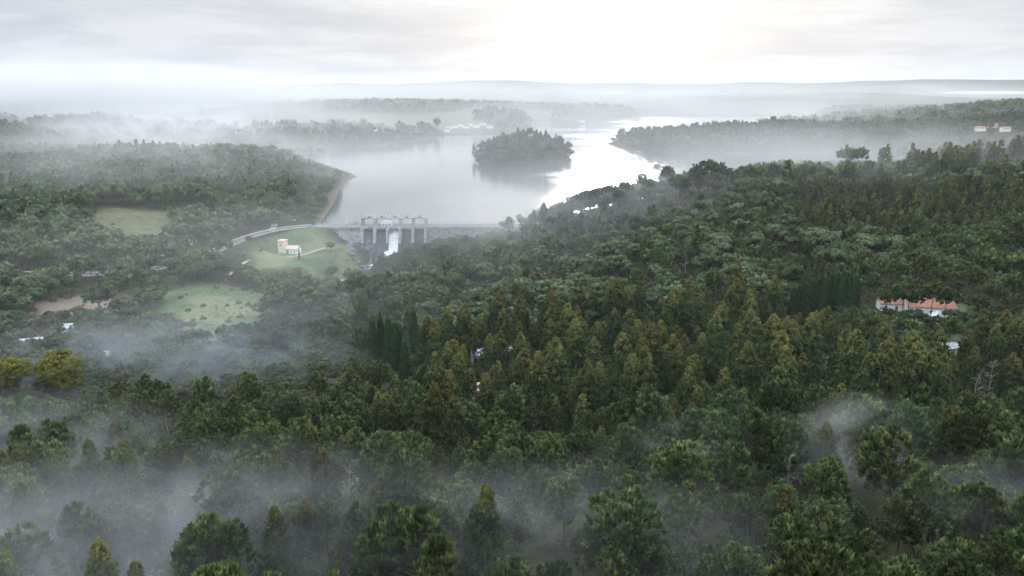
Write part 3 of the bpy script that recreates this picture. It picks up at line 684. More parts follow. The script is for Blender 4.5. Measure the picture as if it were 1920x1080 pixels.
def house(x, y, z, rz, w_, d_, h_, rh, wall, roof, label, nw=3, chim=True, group=None, flat=False, detail=True):
    e = empty('house', (x, y, z), label, 'house', rz, group)
    MB().box(-w_ / 2, w_ / 2, -d_ / 2, d_ / 2, -1.5, h_).build('wall', wall, e)
    if not flat:
        ga = MB().prism([(-d_ / 2, h_ + .003), (d_ / 2, h_ + .003), (0, h_ + rh * 0.93)], -w_ / 2 + .01, w_ / 2 - .01); ga.build('gable', wall, e)
        o_ = 0.45; k = rh / (d_ / 2); rf = MB()
        rf.prism([(-d_ / 2 - o_, h_ - o_ * k), (0, h_ + rh), (0, h_ + rh + .2), (-d_ / 2 - o_, h_ - o_ * k + .2)], -w_ / 2 - o_, w_ / 2 + o_)
        rf.prism([(d_ / 2 + o_, h_ - o_ * k), (0, h_ + rh), (0, h_ + rh + .2), (d_ / 2 + o_, h_ - o_ * k + .2)], -w_ / 2 - o_, w_ / 2 + o_)
        ro = rf.build('roof', roof, e)
        if chim: MB().box(w_ * 0.2, w_ * 0.2 + 0.9, 0.6, 1.5, h_, h_ + rh + 1.1).build('chimney', wall, ro)
    else: MB().box(-w_ / 2 - .3, w_ / 2 + .3, -d_ / 2 - .3, d_ / 2 + .3, h_, h_ + 0.35).build('roof', roof, e)
    if detail:
        for i in range(nw):
            xx = -w_ / 2 + w_ * (i + 0.5) / nw
            if i == nw // 2 and nw > 1: MB().box(xx - .5, xx + .5, -d_ / 2 - .04, -d_ / 2 + .02, 0.02, 2.1).build('door', M['wood'], e)
            else:
                for lv in range(max(1, int(h_ // 2.8))):
                    f_ = MB().box(xx - .65, xx + .65, -d_ / 2 - .06, -d_ / 2 + .02, lv * 2.8 + 0.9, lv * 2.8 + 2.2).build('window', M['paint'], e)
                    MB().box(xx - .52, xx + .52, -d_ / 2 - .08, -d_ / 2 - .05, lv * 2.8 + 1.02, lv * 2.8 + 2.08).build('pane', M['glass'], f_)
    return e
# the lodge below the dam: a square tower with a low wing
e = empty('lodge', (-167, 592, -10.6), 'cream lodge with square tower and pink tiled wing on the lawn below the dam', 'lodge', R(-14), scale=0.88)
MB().box(-9.0, -3.0, -3.0, 3.0, -1.5, 10.6).build('tower', M['cream'], e); MB().box(-9.4, -2.6, -3.4, 3.4, 10.6, 11.2).build('tower_roof', M['pinktile'], e)
MB().box(-2.99, 8.5, -2.8, 5.2, -1.5, 4.4).build('wing', M['white'], e)
w_ = MB(); w_.prism([(-3.5, 4.1), (1.2, 6.4), (1.2, 6.65), (-3.5, 4.35)], -2.98, 9.0); w_.prism([(5.9, 4.1), (1.2, 6.4), (1.2, 6.65), (5.9, 4.35)], -2.98, 9.0); w_.build('wing_roof', M['pinktile'], e)
MB().prism([(-2.8, 4.403), (5.2, 4.403), (1.2, 6.2)], 0.0, 8.48).build('gable', M['white'], e)
MB().box(-1.6, 0.9, -2.9, -2.78, 0, 3.0).build('garage_door', M['bluesteel'], e)
for x in (3.0, 6.2):
    f_ = MB().box(x - .6, x + .6, -2.88, -2.78, 1.2, 2.7).build('window', M['paint'], e); MB().box(x - .48, x + .48, -2.92, -2.87, 1.32, 2.58).build('pane', M['glass'], f_)
f_ = MB().box(-6.6, -5.4, -3.08, -2.98, 6.2, 7.6).build('window', M['paint'], e); MB().box(-6.48, -5.52, -3.12, -3.07, 6.32, 7.48).build('pane', M['glass'], f_)
SPOTS.append((-167, 592, 16))
def hs(px, py, z, *a, **k):
    x, y = at(px, py, z); zz = g1(x, y); SPOTS.append((x, y, max(a[1], a[2]) * 0.62)); return house(x, y, zz, *a, **k)
hs(1738, 584, 25, R(-12), 17, 10, 3.4, 2.4, M['white'], M['tile'], 'large terracotta roofed house half hidden behind tall pines on the right')
hs(1676, 578, 25, R(-8), 12, 6, 3.0, 1.4, M['white'], M['tile'], 'low white wing with narrow tiled roof left of the large tiled house', 3, False)
hs(1755, 612, 24, R(60), 7, 5, 3.0, 1.5, M['white'], M['greyroof'], 'small white outbuilding in front of the large tiled house', 2, False)
hs(1772, 656, 23, R(10), 7, 4, 2.6, 1.2, M['white'], M['greyroof'], 'little white shed among trunks below the tiled house', 2, False)
hs(912, 668, 5, R(5), 12, 7, 4.0, 1.6, M['white'], M['greyroof'], 'grey roofed shed glimpsed between eucalyptus tops near the centre', 3, False)
hs(962, 660, 6, R(-6), 10, 7, 4.0, 1.8, M['white'], M['greyroof'], 'second grey roofed shed just right of the central one', 3, False)
hs(893, 737, 10, R(8), 10, 7, 4.2, 2.0, M['white'], M['pinktile'], 'pink tiled cottage nearly buried among dark eucalyptus at the centre', 3, True)
hs(60, 644, -5, R(22), 9, 6, 4.5, 1.6, M['white'], M['greyroof'], 'white walled house behind the yellowing trees on the left', 3, False)
hs(132, 616, -6, R(15), 7, 6, 4.0, 1.6, M['white'], M['greyroof'], 'small white house on the far side of the dark oaks at left', 2, False)
hs(232, 570, -7, R(30), 8, 6, 4.0, 1.6, M['white'], M['greyroof'], 'white farmhouse beside the brown earth patch on the left', 3, False)
hs(196, 668, -5, R(5), 8, 5, 3.2, 1.4, M['white'], M['greyroof'], 'low white shed in the valley mist on the left', 2, False)
vill = sorted([(842, 238), (852, 236), (862, 233), (874, 236), (884, 232), (893, 235), (905, 231), (918, 236), (838, 243), (700, 243), (714, 246), (733, 242), (575, 236), (600, 240), (1092, 226), (1838, 240), (1862, 234), (1885, 241)])
for i, (px, py) in enumerate(vill):
    x, y, z = drop(px, py, 6.0); w_ = random.uniform(13, 20)
    _n = 'first second third fourth fifth sixth seventh eighth ninth tenth eleventh twelfth thirteenth fourteenth fifteenth'.split()
    lab, grp = ((_n[i] + ' tiny white house from the left on the far lake shore', 'houses of the far shore village') if px < 1200 else (_n[i - 15] + ' tiny pale house from the left on the hazy right hillside', 'houses of the hazy hillside village'))
    SPOTS.append((x, y, 22)); house(x, y, z, random.uniform(-0.5, 0.5), w_, 9, 6.0, 3.0, M['white'], M['tile'], lab, 2, False, grp, detail=False)
def car(x, y, z, rz, paint, label, van=False):
    e = empty('parked_van' if van else 'parked_car', (x, y, z), label, 'van' if van else 'car', rz)
    L, W, H = (4.9, 1.9, 1.95) if van else (4.3, 1.75, 1.42)
    b = MB(); pr = [(-L / 2, .35), (-L / 2, 1.0), (-L / 2 + .15, H - .1), (-L / 2 + .4, H), (L / 2 - 1.7, H), (L / 2 - .95, 1.0), (L / 2 - .05, .8), (L / 2, .35)] if van else [(-L / 2, .35), (-L / 2, .85), (-L / 2 + .7, .92), (-L / 2 + 1.25, H), (.55, H), (1.15, .92), (L / 2 - .1, .78), (L / 2, .35)]
    b.prism(pr, -W / 2, W / 2, 1); b.build('body', paint, e)
    k = 1 if van else 0
    MB().prism([(-L / 2 + .35 + k * 1.7, .98), (-L / 2 + 1.3 + k * .9, H - .12), (L / 2 - 1.75 + .1, H - .12), (L / 2 - 1.15, .98)], -W / 2 - .015, W / 2 + .015, 1).build('window', M['glass'], e)
    for sx in (-L / 2 + .8, L / 2 - .8):
        for sy in (-W / 2 + .1, W / 2 - .1): MB().tube((sx, sy - .12, .33), (sx, sy + .12, .33), .33, .33, 12).build('wheel', M['darksteel'], e)
    for sy in (-W / 2 + .3, W / 2 - .3): MB().box(L / 2 - .12, L / 2 + .02, sy - .18, sy + .18, .6, .78).build('headlight', M['paint'], e)
for px, py, z, rz, lab in ((1904, 634, 22, 0.3, 'white van parked behind slim trunks at the right edge, the left one of two'), (1924, 632, 22, 0.2, 'white van at the right edge of the yard, cut by the frame')):
    x, y = at(px, py, z); SPOTS.append((x, y, 5)); car(x, y, g1(x, y) + .1, rz, M['paint'], lab, True)
M['carblue'] = surf('dark_car_paint', (0.03, 0.04, 0.06), (0.04, 0.05, 0.07), 1, 0.3, spec=0.6)
car(-187.5, 655, g1(-187.5, 655) + .05, 0.2, M['carblue'], 'dark car parked under the pale tree by the dam road'); car(-180.5, 656, g1(-180.5, 656) + .05, 0.1, M['steel'], 'silver car parked beside the dark car by the dam road')


# ------------------------------------------------------------------ the woods: where each tree stands
CLEAR = [
 [(556, 286), (650, 322), (671, 332), (640, 350), (612, 400), (606, 417), (930, 417), (945, 408), (1000, 392), (1085, 356), (1190, 330), (1235, 319), (1300, 311), (1400, 307), (1450, 299), (1700, 297), (1700, 284), (1400, 280), (1200, 225), (700, 225), (556, 270)],
 [(590, 415), (830, 415), (960, 421), (930, 428), (850, 436), (800, 446), (770, 470), (738, 494), (690, 508), (650, 490), (600, 462)],
 [(468, 448), (490, 432), (590, 426), (650, 465), (660, 492), (600, 500), (560, 498), (490, 512), (470, 492)],
 [(408, 470), (440, 446), (478, 430), (535, 420), (590, 416), (590, 430), (505, 440), (440, 470)],
 [(310, 545), (345, 535), (430, 537), (492, 542), (480, 560), (430, 590), (400, 606), (330, 596)],
 [(165, 400), (195, 392), (310, 404), (318, 412), (290, 424), (240, 428), (190, 412)],
 [(60, 572), (90, 556), (135, 550), (135, 566), (75, 582)], [(206, 544), (236, 536), (236, 546), (206, 554)],
 [(1658, 567), (1692, 564), (1692, 574), (1658, 576)], [(1745, 562), (1780, 562), (1780, 578), (1752, 578)],
 [(1892, 622), (1918, 622), (1918, 634), (1892, 636)], [(885, 652), (972, 646), (972, 662), (885, 668)], [(872, 712), (915, 708), (915, 730), (872, 732)],
]
CLEAR = [np.array(c, float) for c in CLEAR]
HERO = []
def blocked(px, py, wpx, hpx, Y):
    for a0, a1, b0, b1, Yh in HERO:
        if Y < Yh - 1.5 and px + wpx * 0.75 > a0 and px - wpx * 0.75 < a1 and py + wpx * 0.15 < b1 and py + hpx * 0.6 > b0: return True
    q = np.array([(px, py), (px - wpx * 0.7, py + wpx * 0.5), (px + wpx * 0.7, py + wpx * 0.5), (px, py + hpx * 0.45)])
    return any(inside(q[:, 0], q[:, 1], c).any() for c in CLEAR)
HT = {'pine': (17.8, 5.0), 'umbrella': (21.5, 4.6), 'euca': (22.3, 4.2), 'oak': (13.5, 5.4), 'willow': (9.8, 5.0), 'yellow': (19.5, 5.8), 'flat': (15, 5.8), 'bush': (2, 1.7), 'cypress': (22, 2.3)}
def species(px, py, Y):
    """what grows at this place: kind, leaf, scale range, density"""
    u = random.random(); n = fnoise(np.array([px]), np.array([py * 2.0]), 130, 2, 31)[0]
    if Y > 640:
        if px < 640:
            if 215 < px < 470 and 372 < py < 408: return 'euca', 'young', (0.26, 0.38), 1.0
            if 560 < px and Y < 800: return ('oak', 'young', (0.7, 1.1), 1.0)
            if u < 0.22 + n: return 'euca', 'euca', (0.6, 1.0), 1.0
            if u < 0.40 + n: return 'pine', 'pine', (0.8, 1.1), 1.0
            return 'oak', 'young' if random.random() < 0.35 else 'oak', (0.8, 1.6), 0.85
        if px > 1500: return ('euca', 'euca', (0.8, 1.25), 1.0) if u < 0.5 else ('oak', 'oak', (0.8, 1.2), 1.0)
        return ('umbrella', 'pine', (0.8, 1.15), 0.9) if u < 0.5 else ('oak', 'oak', (0.8, 1.2), 1.0)
    if py < 335 and px > 1050:                                            # along the skyline of the right hill
        if px > 1640: return ('euca', 'euca', (0.9, 1.25), 0.9) if u < 0.45 else ('oak', 'oak', (0.9, 1.4), 1.0)
        return ('umbrella', 'pine', (0.8, 1.35), 0.8) if u < 0.22 else ('pine', 'pine', (0.8, 1.3), 0.9) if u < 0.5 else ('euca', 'euca', (0.7, 1.2), 0.9) if u < 0.62 else ('oak', 'oak', (0.6, 1.1), 1.0)
    if px > 1480 and 335 <= py < 425: return 'euca', 'euca', (0.62, 0.8), 1.5
    if 1250 < px < 1680 and 330 < py < 500: return ('flat', 'oak', (0.8, 1.35), 0.7) if u < 0.6 else ('pine', 'pine', (0.8, 1.0), 1.0)
    if px > 1590 and 420 <= py < 640: return ('umbrella', 'pine', (0.75, 1.0), 0.85) if u < 0.8 else ('oak', 'oak', (0.6, 0.8), 1.0)
    if px > 1040 and py < 450:
        if u < 0.5: return 'pine', 'young' if random.random() < 0.4 else 'pine', (0.5, 0.8), 1.2
        return 'oak', 'young' if random.random() < 0.5 else 'oak', (0.55, 1.15), 0.8
    if Y > 330 and px > 620:
        if u < 0.10: return 'pine', 'pine', (0.8, 1.15), 0.7
        if u < 0.16: return 'euca', 'euca', (0.6, 0.9), 0.7
        return 'oak', 'young' if random.random() < 0.12 else 'oak', (0.75, 1.5), 0.62
    if px <= 660 and 560 < py < 720 or (px < 900 and Y > 255 and py > 560 and px < 660):
        if u < 0.5: return 'willow', 'willow', (0.65, 1.1), 1.0
        return 'oak', 'oak', (0.55, 0.9), 1.0
    if px <= 620 and Y > 330:
        if u < 0.06: return 'pine', 'pine', (0.7, 1.1), 0.8
        return 'oak', 'oak', (0.8, 1.5), 0.66
    edge = 520 + (px < 1000) * (1000 - px) * 0.6
    if px > 800 and py < 765 + 40 * n: return ('euca', 'euca', (0.6, 1.32), 0.86) if u < 0.80 else ('pine', 'pine', (0.6, 0.85), 1.0)
    if px < 820 and py < 815 and Y > 165:
        return ('pine', 'pine', (0.7, 1.05), 1.0) if u < 0.92 else ('euca', 'euca', (0.6, 0.9), 0.9)
    if px < 760: 
        if u < 0.20: return 'euca', 'euca', (0.5, 0.85), 0.95
        return 'pine', 'pine', (0.55, 1.12), 0.95
    if u < 0.90: return 'pine', 'pine', (0.6, 1.2), 0.92
    return 'euca', 'euca', (0.55, 0.85), 0.8
EXCL = [FIELD_A, FIELD_B, LAWN, DIRT]
CAND = []
def scatter(y0, y1, cell, smin=-0.74, smax=0.74):
    yy = y0
    while yy < y1:
        W0, W1 = smin * (yy + 45), smax * (yy + 45); n = int((W1 - W0) / cell)
        xs = W0 + (np.arange(n) + 0.5) * cell + (rng.random(n) - 0.5) * cell * 0.95; ys = yy + (rng.random(n) - 0.5) * cell * 0.95
        CAND.append(np.stack([xs, ys, np.full(n, cell)], 1)); yy += cell
scatter(42, 200, 8.4); scatter(200, 330, 8.4); scatter(330, 420, 8.6); scatter(420, 640, 9.0); scatter(640, 1180, 10.0, -0.76, 0.76)
def filtered(P):
    k = np.ones(len(P), bool)
    wx = fnoise(P[:, 0], P[:, 1], 30, 2, 61) * 24; wy = fnoise(P[:, 0], P[:, 1], 30, 2, 62) * 24
    for E in EXCL: k &= ~(inside(P[:, 0] + wx, P[:, 1] + wy, E) & (rng.random(len(P)) < 0.985))
    d, _ = poly_z(P[:, 0], P[:, 1], ROAD, ROAD_Z); k &= d > np.where(P[:, 1] < 545, 5.6, 9)
    d, _ = poly_z(P[:, 0], P[:, 1], TRACK, np.zeros(len(TRACK))); k &= d > 5
    d, _ = poly_z(P[:, 0], P[:, 1], RIVER, np.zeros(len(RIVER))); k &= (d > 9) | (P[:, 1] < 540)
    f = P[:, 1] > 600; s = np.full(len(P), 99.0); s[f] = lake_sd(P[f, 0], P[f, 1]); k &= ~((s < 6) & (P[:, 1] > DAMY - 2))
    k &= ~((((np.abs(P[:, 1] - 628) < 26) & (P[:, 0] > -165) & (P[:, 0] < -92)) | ((np.abs(P[:, 1] - 628) < 12) & (P[:, 0] > -90) & (P[:, 0] < 20))))
    for X, Y_, Z, rad in PADS: k &= np.hypot(P[:, 0] - X, P[:, 1] - Y_) > rad
    for X, Y_, rad in SPOTS: k &= np.hypot(P[:, 0] - X, P[:, 1] - Y_) > rad
    return P[k]

# ------------------------------------------------------------------ trees that stand out
def hero(kind, px, py, s, name, label, cat, group=None, leaf=None, lod=None, var=None, r=None, sz=None, rz=None, vis=0.5):
    h = HT[kind][0] * (sz or s); x, y, z = drop(px, py, h)
    tree(kind, x, y, z - 0.2, s, name, label, cat, group, leaf=leaf, lod=lod, var=var, sz=sz, rz=rz); dep = to_px(x, y, z)[2]; wq = HT[kind][1] * s / dep * FPX; hq = h / dep * FPX
    HERO.append((px - wq * 0.8, px + wq * 0.8, py, py + hq * vis, y)); SPOTS.append((x, y, r if r is not None else HT[kind][1] * s * 0.95))
    return x, y, z
G = 'tall dark cypresses grouped near the middle'
for i, (px, py, s) in enumerate([(697, 590, 1.0), (712, 586, 1.05), (727, 586, 1.05), (740, 593, 1.0), (750, 608, 0.95), (757, 628, 0.9)]):
    hero('cypress', px, py, s * 1.3, 'cypress_tree', ['leftmost cypress of the tight dark clump left of the lone cypress', 'second cypress from the left in the tight dark clump', 'tallest middle cypress of the tight dark clump', 'fourth cypress from the left in the tight dark clump',
        'fifth cypress of the clump, stepping down to the right', 'lowest and rightmost cypress of the tight dark clump'][i], 'cypress', G, lod=0, r=2.4, vis=0.8, sz=s)
hero('cypress', 775, 574, 1.2, 'cypress_tree', 'lone slim dark cypress standing apart right of the cypress clump', 'cypress', G, lod=0, vis=0.8, sz=0.98)
hero('cypress', 679, 614, 0.72, 'cypress_tree', 'pale green rounded cypress in front of the dark cypress clump', 'cypress', G, leaf='young', lod=0)
_H = 'first second third fourth fifth sixth seventh eighth ninth tenth eleventh'.split()
for i in range(11):
    k = i / 10; hero('cypress', 1490 + 118 * k, 530 - 32 * min(1, k * 1.25) + 16 * max(0, k - 0.8) * 5 * 0.6, 1.05, 'cypress_tree', ['dark cypress at the left end of the tall hedge row above the eucalyptus', _H[i] + ' cypress from the left in the tall dark hedge row', 'dark cypress at the right end of the tall hedge row'][0 if i == 0 else 2 if i == 10 else 1], 'cypress', 'cypresses forming the tall dark hedge row', lod=0, r=2.2, sz=0.76 + 0.05 * (i % 3), vis=0.7)
YL = [(18, 648, 1.05, 'yellowing tree cut by the left edge of the picture'), (106, 634, 1.28, 'large round yellow-green tree near the left edge')]
for px, py, s, lab in YL: hero('yellow', px, py, s, 'plane_tree', lab, 'plane tree', 'yellowing plane trees on the left', lod=0, vis=0.85)
E = 'eucalyptus_tree'; EC = 'eucalyptus tree'; PC = 'pine tree'; OC = 'oak tree'
for px, py, s, lab in [(1776, 248, 1.32, 'first tall eucalyptus poking above the right skyline'), (1806, 250, 1.32, 'second tall eucalyptus on the right skyline, close beside the first'), (1864, 262, 1.22, 'third eucalyptus crown on the right skyline'), (1911, 251, 1.3, 'tall eucalyptus on the skyline at the right edge'),
    (676, 556, 0.98, 'broad cone shaped eucalyptus just left of the cypress clump'), (228, 822, 0.86, 'tall dark eucalyptus with orange tip rising from mist at lower left'), (120, 858, 0.66, 'eucalyptus with green lower growth in the mist left of the orange tipped one'),
    (350, 850, 0.6, 'small orange topped eucalyptus in the dark gap above the mist'), (244, 936, 0.6, 'pale eucalyptus tip in the mist, the left of a pair'), (296, 936, 0.62, 'pale eucalyptus tip in the mist, the right of a pair'), (252, 1046, 0.62, 'pale eucalyptus tip sunk in mist at the bottom edge'),
    (572, 793, 0.74, 'yellow tipped eucalyptus at the back of a group of three'), (518, 834, 0.76, 'yellow tipped eucalyptus at the left of a group of three'), (602, 830, 0.82, 'yellow tipped eucalyptus at the right of a group of three'), (908, 902, 0.82, 'dark eucalyptus with bronze tip among pale pines at the bottom centre'),
    (1094, 734, 0.80, 'dark bronze cone shaped eucalyptus behind the foreground mist'), (1044, 740, 0.66, 'slim eucalyptus beside the dark bronze one'), (812, 712, 1.05, 'biggest dark eucalyptus of the centre, with orange tip'), (716, 733, 0.85, 'dark eucalyptus with bright green tip left of the biggest one'), (852, 738, 0.95, 'dark eucalyptus leaning against the right of the biggest one'),
    (1552, 786, 0.72, 'dark brown eucalyptus beside the bright drift of mist at right'), (1790, 758, 0.8, 'rusty brown round topped eucalyptus at the lower right'), (1020, 378, 1.0, 'sparse tall eucalyptus against the lake right of the dam'), (1000, 392, 0.85, 'thin eucalyptus left of the sparse tall one by the lake')]:
    hero('euca', px, py, s, E, lab, EC, 'single standing eucalyptus trees', lod=0)
for px, py, s, lab in [(1390, 824, 0.87, 'large domed pine with bright tufts right of the foreground gap'), (1188, 786, 0.94, 'large dark domed pine left of the foreground gap'), (1030, 800, 0.82, 'pale domed pine half veiled by mist at lower centre'), (1560, 838, 0.90, 'broad ragged pine at lower right with spreading limbs'),
    (1850, 892, 0.86, 'ragged pine with showing limbs near the right edge'), (1060, 884, 0.82, 'misty yellow-green pine below the pale domed pine'), (1282, 912, 0.78, 'soft green pine tuft standing in the foreground mist'), (966, 922, 0.74, 'pale green pine behind mist at the bottom centre'), (1150, 1010, 0.78, 'bright green pine cut by the bottom edge at the centre'),
    (1700, 905, 0.82, 'dark pine between the ragged pines at lower right'), (1810, 1000, 0.82, 'pine with light green tufts at the lower right corner'), (1620, 1032, 0.78, 'light green pine crown at the bottom edge on the right'), (1400, 1010, 0.74, 'shaded pine at the bottom edge below the large domed pine'),
    (386, 700, 0.97, 'dark broad pine at the edge of the misty valley'), (468, 690, 0.97, 'second broad pine at the misty valley edge'), (700, 668, 1.01, 'bright domed pine in front of the cypress clump'), (590, 690, 0.88, 'rounded green pine left of the bright domed pine')]:
    hero('pine', px, py, s, 'pine_tree', lab, PC, 'single standing pines', lod=0)
for px, py, s, lab in [(1330, 290, 1.35, 'widest umbrella pine standing against the lake on the ridge'), (1232, 305, 1.15, 'umbrella pine on the ridge left of the widest one'), (1300, 312, 1.0, 'umbrella pine with bare trunks between the two ridge pines'), (1365, 306, 1.05, 'umbrella pine just right of the widest one'), (1140, 344, 1.0, 'umbrella pine on the lake shore ridge'), (1100, 348, 1.0, 'leftmost umbrella pine of the shore ridge, overhanging the water'), (1175, 334, 1.05, 'umbrella pine on the shore ridge below the island'),
    (956, 404, 0.85, 'small flat topped pine rising in front of the dam'), (944, 410, 0.75, 'smaller flat topped pine in front of the dam, beside the other'), (1036, 400, 0.8, 'tall bare trunked pine right of the dam end'),
    (1690, 478, 1.02, 'tall bare trunked pine rising just left of the tiled house'), (1740, 470, 1.05, 'tall bare trunked pine behind the ridge of the tiled house'), (1776, 486, 0.98, 'tall pine with orange trunk in front of the tiled house'), (1640, 500, 0.9, 'bushy topped pine left of the tiled house'), (1700, 524, 0.92, 'tall pine standing in front of the left end of the tiled roof'), (1724, 530, 0.88, 'crooked tall pine in front of the tiled house, second of the front row'), (1754, 521, 0.95, 'tall pine before the middle of the tiled roof'), (1778, 532, 0.9, 'tall pine in front of the right end of the tiled house'), (1668, 530, 0.85, 'tall pine in front of the low white wing'), (1830, 492, 1.0, 'tall pine right of the tiled house'), (1872, 520, 0.95, 'slim trunked pine near the right edge'), (1905, 500, 1.05, 'bright green topped pine at the right edge'), (1712, 508, 0.85, 'slender pine standing before the chimney of the tiled house')]:
    hero('umbrella', px, py, s, 'pine_tree', lab, PC, 'tall bare trunked pines', lod=0, leaf='pine', r=3.2)
for n_, (px, py, s) in enumerate([(1088, 356, 0.9), (1118, 350, 1.0), (1152, 340, 1.0), (1160, 352, 0.9), (1204, 320, 1.1), (1218, 330, 1.0), (1250, 306, 1.2), (1268, 320, 1.05), (1286, 330, 1.0), (1314, 300, 1.25), (1346, 296, 1.2)]):
    hero('umbrella', px, py, s, 'pine_tree', _H[n_] + ' pine from the left in the thin band against the bright lake', PC, 'pines of the lake shore ridge', lod=0, leaf='pine', r=2.6, vis=0.85)
for px, py, s, lf, lab in [(560, 366, 1.05, 'young', 'pale round tree beside the road at the left end of the dam'), (535, 388, 0.6, 'young', 'small yellow green tree beside the dam road'), (590, 384, 0.8, 'young', 'pale green tree on the lake bank by the dam'), (467, 443, 0.55, 'oak', 'dark round tree between road and lodge'), (489, 466, 0.28, 'oak', 'small round bush left of the lodge'), (619, 452, 0.65, 'oak', 'round green tree on the lawn before the left dam wall'),
    (622, 500, 0.75, 'oak', 'dark rounded tree below the lawn near the spillway pool'), (768, 472, 0.8, 'oak', 'round tree just right of the released water'), (800, 455, 0.7, 'willow', 'pale tree growing against the right dam wall'), (280, 512, 0.85, 'oak', 'light green rounded tree between the brown patch and the green field'), (357, 598, 0.5, 'oak', 'narrow dark tree at the near side of the green field'), (276, 580, 0.5, 'yellow', 'small ochre topped round tree in the valley mist')]:
    hero('oak', px, py, s, 'oak_tree' if lf != 'willow' else 'willow_tree', lab, OC if lf != 'willow' else 'willow tree', 'single broadleaf trees', leaf=lf, lod=0)
for n_, (px, py, s) in enumerate([(318, 512, 0.8), (338, 498, 1.0), (358, 488, 1.15), (380, 481, 1.2), (402, 478, 1.2), (425, 480, 1.15), (448, 486, 1.1), (468, 496, 1.0)]):
    hero('oak', px, py, s, 'oak_tree', _H[n_] + ' dark oak from the left in the dense row hiding the road', OC, 'oaks of the dense row above the green field', lod=0, r=4.2, vis=0.3)
for n_, (px, py, s) in enumerate([(1664, 575, 0.5), (1694, 577, 0.55), (1716, 573, 0.6), (1738, 586, 0.5), (1792, 572, 0.7), (1812, 580, 0.6)]):
    hero('oak', px, py, s, 'oak_tree', _H[n_] + ' garden tree from the left around the tiled house', OC, 'garden trees around the tiled house', lod=0, r=3.0, vis=0.3)
hero('cypress', 560, 466, 0.38, 'cypress_tree', 'small dark pointed cypress right of the lodge', 'cypress', None, lod=0)

M['deadwood'] = surf('grey_dead_wood', (0.16, 0.14, 0.125), (0.26, 0.235, 0.21), 2.0, 0.95)
def dead(px, py, s, lab, seed):
    rr = random.Random(seed); h = 15.0 * s; x, y, z = drop(px, py, h); S = [(Vector((0, 0, -1)), Vector((rr.uniform(-.5, .5), rr.uniform(-.5, .5), h * 0.55)), 0.24, 0.15)]
    S.append((S[0][1], Vector((rr.uniform(-.9, .9), rr.uniform(-.9, .9), h)), 0.15, 0.03)); e = empty('dead_tree', (x, y, z), lab, 'dead tree', 0, 'bare dead trees'); B = []
    for k in range(16):
        t = rr.uniform(0.35, 0.97); p = Vector((0, 0, -1)).lerp(S[1][1], t); th = rr.random() * 6.28; L = (1.15 - t) * 4.2 * s + 0.5; q = p + Vector((math.cos(th), math.sin(th), rr.uniform(0.2, 0.9))).normalized() * L; B.append((p, q, 0.07, 0.02))
        for _ in range(3):
            a = p.lerp(q, rr.uniform(0.4, 0.9)); B.append((a, a + Vector((rr.uniform(-1, 1), rr.uniform(-1, 1), rr.uniform(0, 1))).normalized() * L * 0.4, 0.03, 0.01))
    for nm_, SS in (('trunk', S), ('branches', B)):
        V_, F_ = tube_arrays(SS, 5); mesh_obj(nm_, mesh_from_tris(nm_, V_[F_], None, [M['deadwood']]), e)
    SPOTS.append((x, y, 2.5)); w_ = 14; HERO.append((px - w_, px + w_, py, py + 40, y))
for k_, (px, py, s, lab) in enumerate([(1862, 676, 1.0, 'bare dead tree among the dark trunks near the right edge'), (1838, 690, 0.8, 'smaller bare dead tree left of the one near the right edge'), (1286, 470, 0.9, 'bare grey snag standing in the oak belt right of centre'), (1000, 760, 0.8, 'bare pale snag behind the mist at the centre'), (1482, 850, 0.7, 'bare snag between the foreground pines on the right'), (650, 870, 0.75, 'bare snag in the dark hollow at the lower left of centre'), (1180, 356, 0.9, 'bare snag against the haze on the lake shore ridge'), (310, 760, 0.7, 'bare snag at the edge of the lower left mist')]):
    dead(px, py, s, lab, k_)
P = filtered(np.concatenate(CAND)); PZ = ground(P[:, 0], P[:, 1])
TREES = []
for (x, y, cell), z in zip(P, PZ):
    bx, by, dep = to_px(x, y, z + 12)
    kind, leaf, (s0, s1), dens = species(bx, by, y)
    if random.random() > dens: continue
    s = random.uniform(s0, s1); h, r_ = HT[kind]; ok = False
    for tr in range(4):
        px, py, dep = to_px(x, y, z + h * s)
        if not blocked(px, py, r_ * s / dep * FPX, h * s / dep * FPX, y): ok = True; break
        s *= 0.75
    if not ok: continue
    vis = -150 < px < 2070 and py < 1130
    TREES.append((kind, leaf, x, y, z, s, px, py, (h * s / dep * FPX) if vis else 0, dep))
print('trees', len(TREES))
NAME = {'pine': 'pine_tree', 'umbrella': 'pine_tree', 'euca': 'eucalyptus_tree', 'oak': 'oak_tree', 'willow': 'willow_tree', 'flat': 'oak_tree'}
CATN = {'pine_tree': 'pine tree', 'eucalyptus_tree': 'eucalyptus tree', 'oak_tree': 'oak tree', 'willow_tree': 'willow tree'}
REST = {}
byk = {}
for T_ in TREES: byk.setdefault(NAME[T_[0]], []).append(T_)
